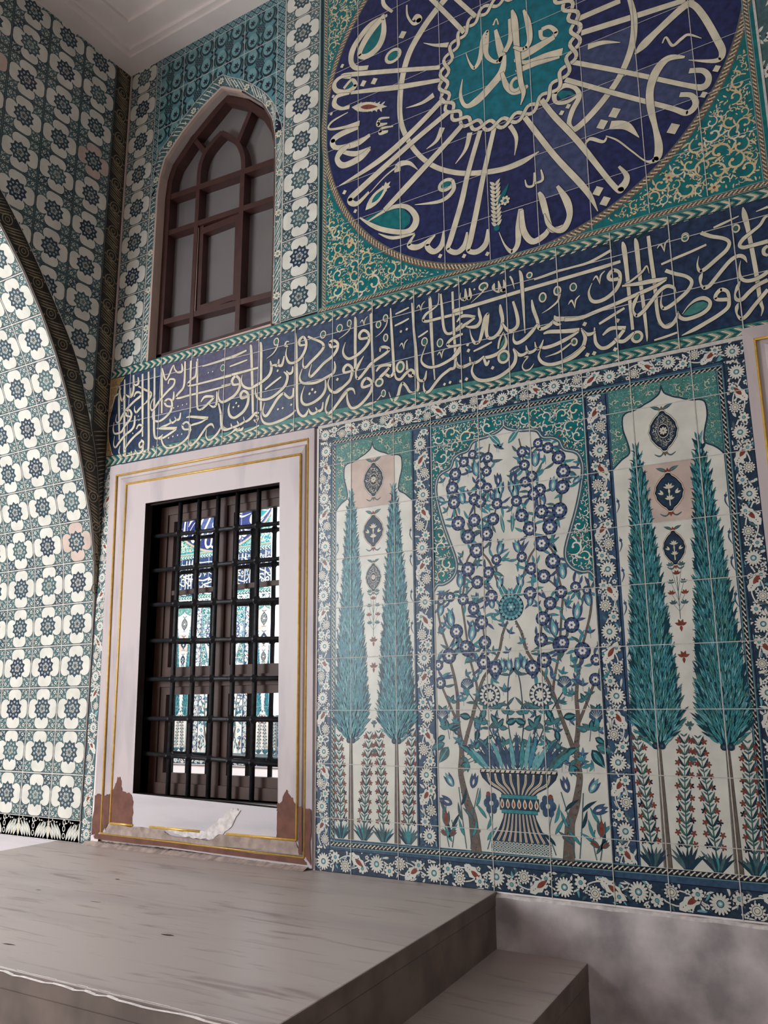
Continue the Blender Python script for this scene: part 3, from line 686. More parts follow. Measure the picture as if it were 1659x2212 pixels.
g = Solid(); g.prism([(p[0], p[1]) for p in OUTER], 0.130, 0.134, 'grey_sheen_glass'); g.build('pane', w1, weld=False)

# ------------------------------------------------------------------ star-tile cladding
def left_map(u, v, h): return (h, u, v)          # left wall: u is y, v is z
rng = random.Random(11)
# side wall above the arch
P = Paint(left_map); ARC_O = [(-1.32, 4.60), (-1.08, 4.385), (-0.901, 4.215), (-0.797, 4.100), (-0.689, 3.970), (-0.539, 3.765), (-0.345, 3.480), (-0.250, 3.300), (-0.188, 3.125), (-0.115, 2.899), (-0.062, 2.698), (-0.040, 2.560), (-0.028, 2.46)]
def arc_mid(z):
    pts = [((a[0]+b[0])/2, (a[1]+b[1])/2) for a, b in zip(ARC_O, [(-1.44, 4.49), (-1.18, 4.28), (-0.97, 4.09), (-0.868, 3.988), (-0.756, 3.855), (-0.610, 3.645), (-0.428, 3.34), (-0.345, 3.15), (-0.282, 2.99), (-0.205, 2.78), (-0.15, 2.60), (-0.11, 2.47), (-0.09, 2.39)])]
    return pts
MID = arc_mid(0)
P.box(-2.9, 4.62, -0.0, ZC, 'green_black_glaze', 0.011)
PY = [-0.130, -0.397, -0.663, -0.927, -1.19, -1.455, -1.72, -1.985, -2.25, -2.515]
for i in range(len(PY)-1):
    for k in range(-9, 9):
        z0 = 4.138+0.2556*k; z1 = z0+0.2556; y1, y0 = PY[i], PY[i+1]; cy, cz = (y0+y1)/2, (z0+z1)/2
        # nearest segment of the middle of the arch border
        best = None
        for a, b in zip(MID, MID[1:]):
            dx, dy = b[0]-a[0], b[1]-a[1]; t = max(0, min(1, ((cy-a[0])*dx+(cz-a[1])*dy)/(dx*dx+dy*dy))); d = hypot(cy-a[0]-dx*t, cz-a[1]-dy*t)
            if best is None or d < best[0]: best = (d, a, dx, dy)
        d, a, dx, dy = best; q = hypot(dx, dy); nx, ny = -dy/q, dx/q          # pointing up and towards the corner
        side = (cy-a[0])*nx+(cz-a[1])*ny
        if side < -0.19 or z0 > ZC or cy < -2.3: continue
        P.clip = [(0, -1, -ZC)]
        if abs(side) < 0.19: P.clip.append((nx, ny, a[0]*nx+a[1]*ny))
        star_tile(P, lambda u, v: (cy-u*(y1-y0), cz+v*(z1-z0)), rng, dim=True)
P.clip = []
leaf_border(P, [(0.0, 2.95), (0.0, ZC)], 0.130, l=6)
inner = [(-1.44, 4.49), (-1.18, 4.28), (-0.97, 4.09)]+[p for p in ARCH[13:3:-1]]+[(-0.02, 1.95)]
arcp = cr(list(reversed([(p[0], p[1]) for p in inner])), 4)
def strip_from(path_in, path_out):
    pass
# border of the arch: a ruled strip between its two edges, drawn in short straight runs
P2 = Paint(left_map)
def ruled(IN, OUT, n):
    def at(C, t):
        L = [0]
        for i in range(1, len(C)): L.append(L[-1]+hypot(C[i][0]-C[i-1][0], C[i][1]-C[i-1][1]))
        s = t*L[-1]; i = 0
        while i < len(L)-2 and L[i+1] < s: i += 1
        k = (s-L[i])/(L[i+1]-L[i]); return (C[i][0]+(C[i+1][0]-C[i][0])*k, C[i][1]+(C[i+1][1]-C[i][1])*k)
    return lambda s, t: (lambda a, b: (a[0]+(b[0]-a[0])*t, a[1]+(b[1]-a[1])*t))(at(IN, s), at(OUT, s))
IN = cr([(-1.44, 4.49), (-1.18, 4.28), (-0.975, 4.09), (-0.879, 4.000), (-0.774, 3.877), (-0.667, 3.738), (-0.533, 3.535), (-0.415, 3.315), (-0.305, 3.058), (-0.215, 2.812), (-0.129, 2.530), (-0.066, 2.308), (-0.034, 2.137), (-0.014, 1.90)], 4)
OUT = cr([(-1.32, 4.60), (-1.08, 4.385), (-0.901, 4.215), (-0.797, 4.100), (-0.689, 3.970), (-0.539, 3.765), (-0.345, 3.480), (-0.250, 3.300), (-0.188, 3.125), (-0.115, 2.899), (-0.062, 2.698), (-0.030, 2.46), (-0.006, 2.20), (-0.001, 1.90)], 4)
RU = ruled(IN, OUT, 40); n0 = 0
for k in range(60):
    P2.n = 0; P2.poly([RU(k/60, 0), RU((k+1)/60, 0), RU((k+1)/60, 1), RU(k/60, 1)], 'dark_leaf_glaze', 10)
NB = 48
for k in range(NB):
    s0 = k/NB; ds = 1/NB; kind = k % 3
    if kind < 2:
        for j in range(3):
            o = s0+ds*0.30*j; P2.rib([RU(min(1, o), 0.10)+(0.002,), RU(min(1, o+ds*0.32), 0.42)+(0.0085,), RU(min(1, o+ds*0.7), 0.90)+(0.002,)], 'tan_leaf_glaze', 11, sub=3)
    else:
        c0 = RU(s0+ds*0.5, 0.5); P2.ring(c0[0], c0[1], 0.034, 0.034, 0.006, 'tan_leaf_glaze', 11, 12); P2.ring(c0[0], c0[1], 0.015, 0.015, 0.005, 'tan_leaf_glaze', 11, 9)
        for t in (0.08, 0.92): P2.disc(*RU(s0+ds*0.5, t), 0.006, 'tan_leaf_glaze', 11, 7)
# foot of the corner strip, squeezed between the arch border and the corner
OUTL = [(-0.130, 2.95), (-0.115, 2.899), (-0.062, 2.698), (-0.030, 2.46), (-0.006, 2.20), (-0.001, 1.95)]; CORN = [(0.0, 2.95), (0.0, 2.899), (0.0, 2.698), (0.0, 2.46), (0.0, 2.20), (0.0, 1.95)]
for a, b, c, d in zip(OUTL, OUTL[1:], CORN, CORN[1:]):
    P2.n = 0; P2.poly([a, c, d, b], 'dark_leaf_glaze', 6)
RC = ruled(OUTL, CORN, 20)
for k in range(34):
    o = k/36; P2.rib([RC(o, 0.92)+(0.002,), RC(o+0.012, 0.5)+(0.008,), RC(o+0.026, 0.1)+(0.002,)], 'tan_leaf_glaze', 7, sub=3)
for t in (0.0, 1.0):
    for k in range(60):
        P2.n = 0; a, b = RU(k/60, t), RU((k+1)/60, t); w = 0.0028
        P2.poly([(a[0], a[1]-w*1.4), (b[0], b[1]-w*1.4), (b[0], b[1]+w*1.4), (a[0], a[1]+w*1.4)], 'grout', 12)
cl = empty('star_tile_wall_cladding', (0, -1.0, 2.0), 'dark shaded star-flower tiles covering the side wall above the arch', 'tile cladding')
P.build('star_tiles', cl); P2.build('arch_border', cl)

# arch soffit and jamb: flat tiles laid round the curve
P = Paint()
Ls = [0.0]; AR = ARCH[1:]
JX = [-0.012-0.283*k for k in range(6)]
def along(s):
    i = 0; acc = 0.0
    for i in range(len(ARCH)-1):
        L = hypot(ARCH[i+1][0]-ARCH[i][0], ARCH[i+1][1]-ARCH[i][1])
        if acc+L >= s or i == len(ARCH)-2: k = (s-acc)/L; return (ARCH[i][0]+(ARCH[i+1][0]-ARCH[i][0])*k, ARCH[i][1]+(ARCH[i+1][1]-ARCH[i][1])*k)
        acc += L
row = 0; s = 0.566
while s < 5.3:
    s2 = s+0.2575; a, b = along(s), along(s2); d = Vector((0, b[0]-a[0], b[1]-a[1])); L = d.length; d.normalize(); nrm = Vector((0, -d.z, d.y)); 
    if nrm.y > 0 and nrm.z > 0: nrm = -nrm
    for k in range(5):
        xa, xb = JX[k], JX[k+1]; cx = (xa+xb)/2; mid = Vector((cx, (a[0]+b[0])/2, (a[1]+b[1])/2))
        P.mp = lambda u, v, h, mid=mid, d=d, nrm=nrm, w=xa-xb, L=L: tuple(mid+Vector((u*w, 0, 0))+d*(v*L)+nrm*(h+0.0008))
        star_tile(P, None if False else (lambda u, v: (u, v)), rng)
    s = s2
jm = empty('star_tile_arch_lining', (-0.7, 0.0, 0.5), 'brightly lit white and blue star-flower tiles lining the arch at far left', 'tile cladding')
P.build('star_tiles', jm)
P = Paint()
P.box(-1.47, 0.447, -0.004, 0.566, 'navy_glaze', 0.02)
for k in range(6):
    cx_ = -0.012-0.283*(k-0.5)-0.283
    for dx, ln in ((-0.122, 0.085), (-0.092, 0.108), (-0.060, 0.112), (-0.030, 0.10), (0.030, 0.10), (0.060, 0.112), (0.092, 0.108), (0.122, 0.085)):
        sg = 1 if dx > 0 else -1; P.leaf(cx_+dx*0.80, 0.451, pi/2-sg*0.30, ln, 0.023, 'white_glaze', 2.5, bend=-sg*0.35, edge='ink_glaze', vein='navy_glaze')
    for z_ in (0.475, 0.515, 0.55): P.ring(cx_, z_, 0.011, 0.015, 0.005, 'white_glaze', 3, 10)
    for q in (-0.135, 0.135): P.leaf(cx_+q, 0.455, pi/2, 0.10, 0.014, 'cream_glaze', 2.3)
    for q in range(12): P.leaf(cx_+(q-5.5)*0.024, 0.545+0.006*(q % 2), 0.4+q, 0.018, 0.007, 'white_glaze', 2.4)
for k in range(6): P.rect(-0.012-0.283*k-0.0025, 0.447, -0.012-0.283*k+0.0025, 0.566, 'grout', 5)
P.build('leaf_border', jm)
s = Solid(); s.box(-1.45, -0.012, 0.0, -0.202, 0.02, 0.445, 'sill_marble'); tag(s.build('trim_2'), 'whitewashed wall foot left of the marble platform', 'plaster', kind='structure')

# narrow floral border between arch lining and marble surround
P = Paint(); P.box(0.0, 0.447, 0.145, 2.712, 'slate_glaze')
floral_strip(P, (0.043, 0.45), (0.043, 2.712), 0.084, random.Random(3), ground='slate_glaze', period=0.30)
for k in range(9): P.rect(0.0, 0.566+0.2575*k-0.002, 0.086, 0.566+0.2575*k+0.002, 'grout', 9)
P.rect(0.083, 0.447, 0.150, 2.712, 'plaster_white', 1)
tag(P.build('floral_tile_border'), 'slim weathered floral tile strip left of the marble surround', 'tile border')

# star-tile columns beside the arched window
def column(name, label, u0, u1, z0, p, n, seed):
    P = Paint(); P.box(u0, z0, u1, ZC, 'green_black_glaze'); r_ = random.Random(seed); P.clip = [(0, -1, -ZC)]
    for k in range(n):
        a = z0+k*p; star_tile(P, lambda u, v: ((u0+u1)/2+u*(u1-u0), a+p/2+v*p), r_)
    P.clip = []
    if u0 < 0.1: P.rect(u0-0.012, z0, u0+0.006, ZC, 'cream_reveal', 8)
    return tag(P.build(name), label, 'tile column', 'star-tile columns')
column('star_tile_column', 'single column of star-flower tiles between the room corner and the arched window', 0.012, 0.270, 3.365, 0.257, 9, 21)
column('star_tile_column', 'single column of star-flower tiles between arched window and round calligraphy panel', 1.405, 1.668, 3.358, 0.2515, 10, 22)

# teal blossom tiles round the arched window
AB = [(0.276, 3.365), (0.276, 4.50), (0.310, 4.83), (0.420, 4.950), (0.544, 5.055), (0.690, 5.155), (0.862, 5.240), (0.935, 5.200), (1.094, 5.095), (1.268, 4.920), (1.370, 4.720), (1.402, 4.50), (1.402, 3.365)]
in_open = inpoly(AB); in_aw = inpoly(AW)
P = Paint()
for i in range(len(AB)-1):
    a, b = AB[i], AB[i+1]
    if abs(a[0]-b[0]) > 1e-3: P.poly([a, b, (b[0], ZC), (a[0], ZC)], 'dusk_teal_glaze', 0)
def teal_tile(x, z, p, q):
    def el(f, cx, cy):
        if not in_open(cx, cy) and cy < ZC: f()
    rr_ = p*0.5
    for dx, dz in ((0.26, 0.27), (-0.26, 0.27), (0.26, -0.27), (-0.26, -0.27)):
        cx, cy = x+dx*p, z+dz*q
        def f(cx=cx, cy=cy, dx=dx, dz=dz):
            P.ell(cx, cy, p*0.18, p*0.215, 'green_black_glaze', 1, 14); P.ell(cx+0.02*p*(1 if dx > 0 else -1)*-1, cy+0.012, p*0.15, p*0.19, 'dusk_pale_glaze', 1.5, 14)
            P.petals(cx, cy, 0, p*0.085, 6, p*0.042, 'ink_glaze', 2)
            for sg in (-1, 1):
                P.rib([(cx+sg*p*0.16, cy-p*0.17, 0.002), (cx+sg*p*0.225, cy, 0.017), (cx+sg*p*0.11, cy+p*0.22, 0.002)], 'green_black_glaze', 2, sub=3)
        el(f, cx, cy)
    def g():
        for k in range(4):
            a = pi/4+k*pi/2; P.disc(x+0.075*p*cos(a)*1.2, z+0.075*p*sin(a)*1.2, p*0.078, 'ink_glaze', 2.5, 9); P.disc(x+0.09*p*cos(a), z+0.09*p*sin(a), p*0.058, 'slate_glaze', 3, 9); P.disc(x+0.09*p*cos(a), z+0.09*p*sin(a), p*0.026, 'ink_glaze', 3.5, 6)
    el(g, x, z)
    for cx, cy in ((x+p/2, z), (x, z+q/2), (x-p/2, z), (x, z-q/2)):
        def h(cx=cx, cy=cy):
            for k in range(4): P.leaf(cx, cy, k*pi/2+0.78, p*0.17, p*0.06, 'ink_glaze', 2)
            P.disc(cx, cy, p*0.03, 'green_black_glaze', 2.5, 7)
        el(h, cx, cy)
P.clip = [(1, 0, 0.312), (-1, 0, -1.338)]
for i in range(4):
    for k in range(7): teal_tile(0.40+0.267*i, 5.44-0.2575*k, 0.265, 0.2575)
P.clip = []
def lattice(x0, z0, x1, z1):
    P.clip = [(1, 0, x0), (-1, 0, -x1), (0, 1, z0), (0, -1, -z1)]; P.rect(x0, z0, x1, z1, 'ink_glaze', 5); d = 0.052
    for i in range(int(x0/d)-1, int(x1/d)+2):
        for k in range(int(z0/d)-1, int(z1/d)+2):
            for ox in (0, 0.5):
                cx, cy = (i+ox)*d, (k+ox)*d
                if x0-d < cx < x1+d and z0-d < cy < z1+d and not in_open(cx, cy):
                    P.poly([(cx-d*0.42, cy), (cx, cy-d*0.42), (cx+d*0.42, cy), (cx, cy+d*0.42)], 'dusk_pale_glaze', 5.5)
                    P.poly([(cx-d*0.15, cy), (cx, cy-d*0.15), (cx+d*0.15, cy), (cx, cy+d*0.15)], 'navy_glaze', 6); P.disc(cx, cy, d*0.05, 'white_glaze', 6.5, 5)
    P.clip = []
lattice(0.312, 5.560, 1.338, ZC); lattice(0.270, 4.55, 0.312, ZC); lattice(1.338, 4.62, 1.402, ZC)
for x in (0.270, 0.312, 0.530, 0.800, 1.067, 1.338, 1.402):
    z = 5.0
    for k in range(80):
        if in_open(x, 4.4+0.016*k) is False: z = 4.4+0.016*k; break
    P.rect(x-0.0022, z, x+0.0022, ZC, 'grout', 7.5)
for z in (5.56, 5.31, 5.055, 4.80):
    run = None
    for k in range(0, 230):
        x = 0.27+k*0.005
        ok = not in_open(x, z) and x < 1.402
        if ok and run is None: run = x
        if (not ok or k == 229) and run is not None:
            P.rect(run, z-0.0022, x, z+0.0022, 'grout', 7.5); run = None
tag(P.build('teal_blossom_tiles'), 'turquoise blossom tiles with lattice edge filling the wall above the arched window', 'tile field')
# its leaf border hugging the opening
P = Paint(); n = 120
OUTp = cr([AB[0], (0.276, 4.0)]+AB[1:-1]+[(1.402, 4.0), AB[-1]], 5); INp = [(p[0]-(0.012 if p[0] < cx else -0.012), p[1]) for p in cr([AW[0], (0.343, 4.0)]+AW[1:-1]+[(1.338, 4.0), AW[-1]], 5)]
INp = [(0.328, 3.365), (0.331, 4.0), (0.334, 4.55), (0.346, 4.69), (0.388, 4.812), (0.545, 4.957), (0.71, 5.068), (0.884, 5.153), (1.066, 5.043), (1.236, 4.880), (1.313, 4.742), (1.341, 4.60), (1.350, 4.40), (1.350, 4.0), (1.350, 3.365)]
RU = ruled(OUTp, INp, n)
for k in range(n):
    P.n = 0; P.poly([RU(k/n, 0), RU(k/n, 1), RU((k+1)/n, 1), RU((k+1)/n, 0)], 'slate_glaze', 4)
NB = 62; rr = random.Random(6)
for k in range(NB):
    s0 = k/NB; ds = 1/NB
    if k % 4 in (0, 1, 2):
        for j in range(2):
            o = s0+ds*0.45*j; P.rib([RU(min(1, o), 0.06)+(0.002,), RU(min(1, o+ds*0.45), 0.45)+(0.008,), RU(min(1, o+ds*0.95), 0.94)+(0.002,)], 'white_glaze', 5, sub=3)
        for q in range(4): x, z = RU(min(1, s0+ds*rr.random()), rr.uniform(0.1, 0.9)); P.leaf(x, z, rr.random()*6, 0.02, 0.007, rr.choice(['white_glaze', 'teal_light_glaze', 'cream_glaze']), 5.5)
    else:
        x, z = RU(min(1, s0+ds*0.5), 0.5); P.daisy(x, z, 0.026, 8, 'cream_glaze', 'teal_light_glaze', 5)
for t in (0.0, 1.0):
    for k in range(n):
        P.n = 0; a, b = RU(k/n, t), RU((k+1)/n, t); dx, dz = b[0]-a[0], b[1]-a[1]; q = hypot(dx, dz) or 1; w = 0.0022
        P.poly([(a[0]-dz/q*w, a[1]+dx/q*w), (b[0]-dz/q*w, b[1]+dx/q*w), (b[0]+dz/q*w, b[1]-dx/q*w), (a[0]+dz/q*w, a[1]-dx/q*w)], 'grout', 9)
for k in range(0, 9):
    for t0 in (0.015+k*0.052, 0.985-k*0.052):
        a, b = RU(t0, 0), RU(t0, 1); P.poly([(a[0], a[1]-0.002), (b[0], b[1]-0.002), (b[0], b[1]+0.002), (a[0], a[1]+0.002)], 'grout', 9)
tag(P.build('leaf_tile_border'), 'pale leafy tile border following the pointed head of the arched window', 'tile border')

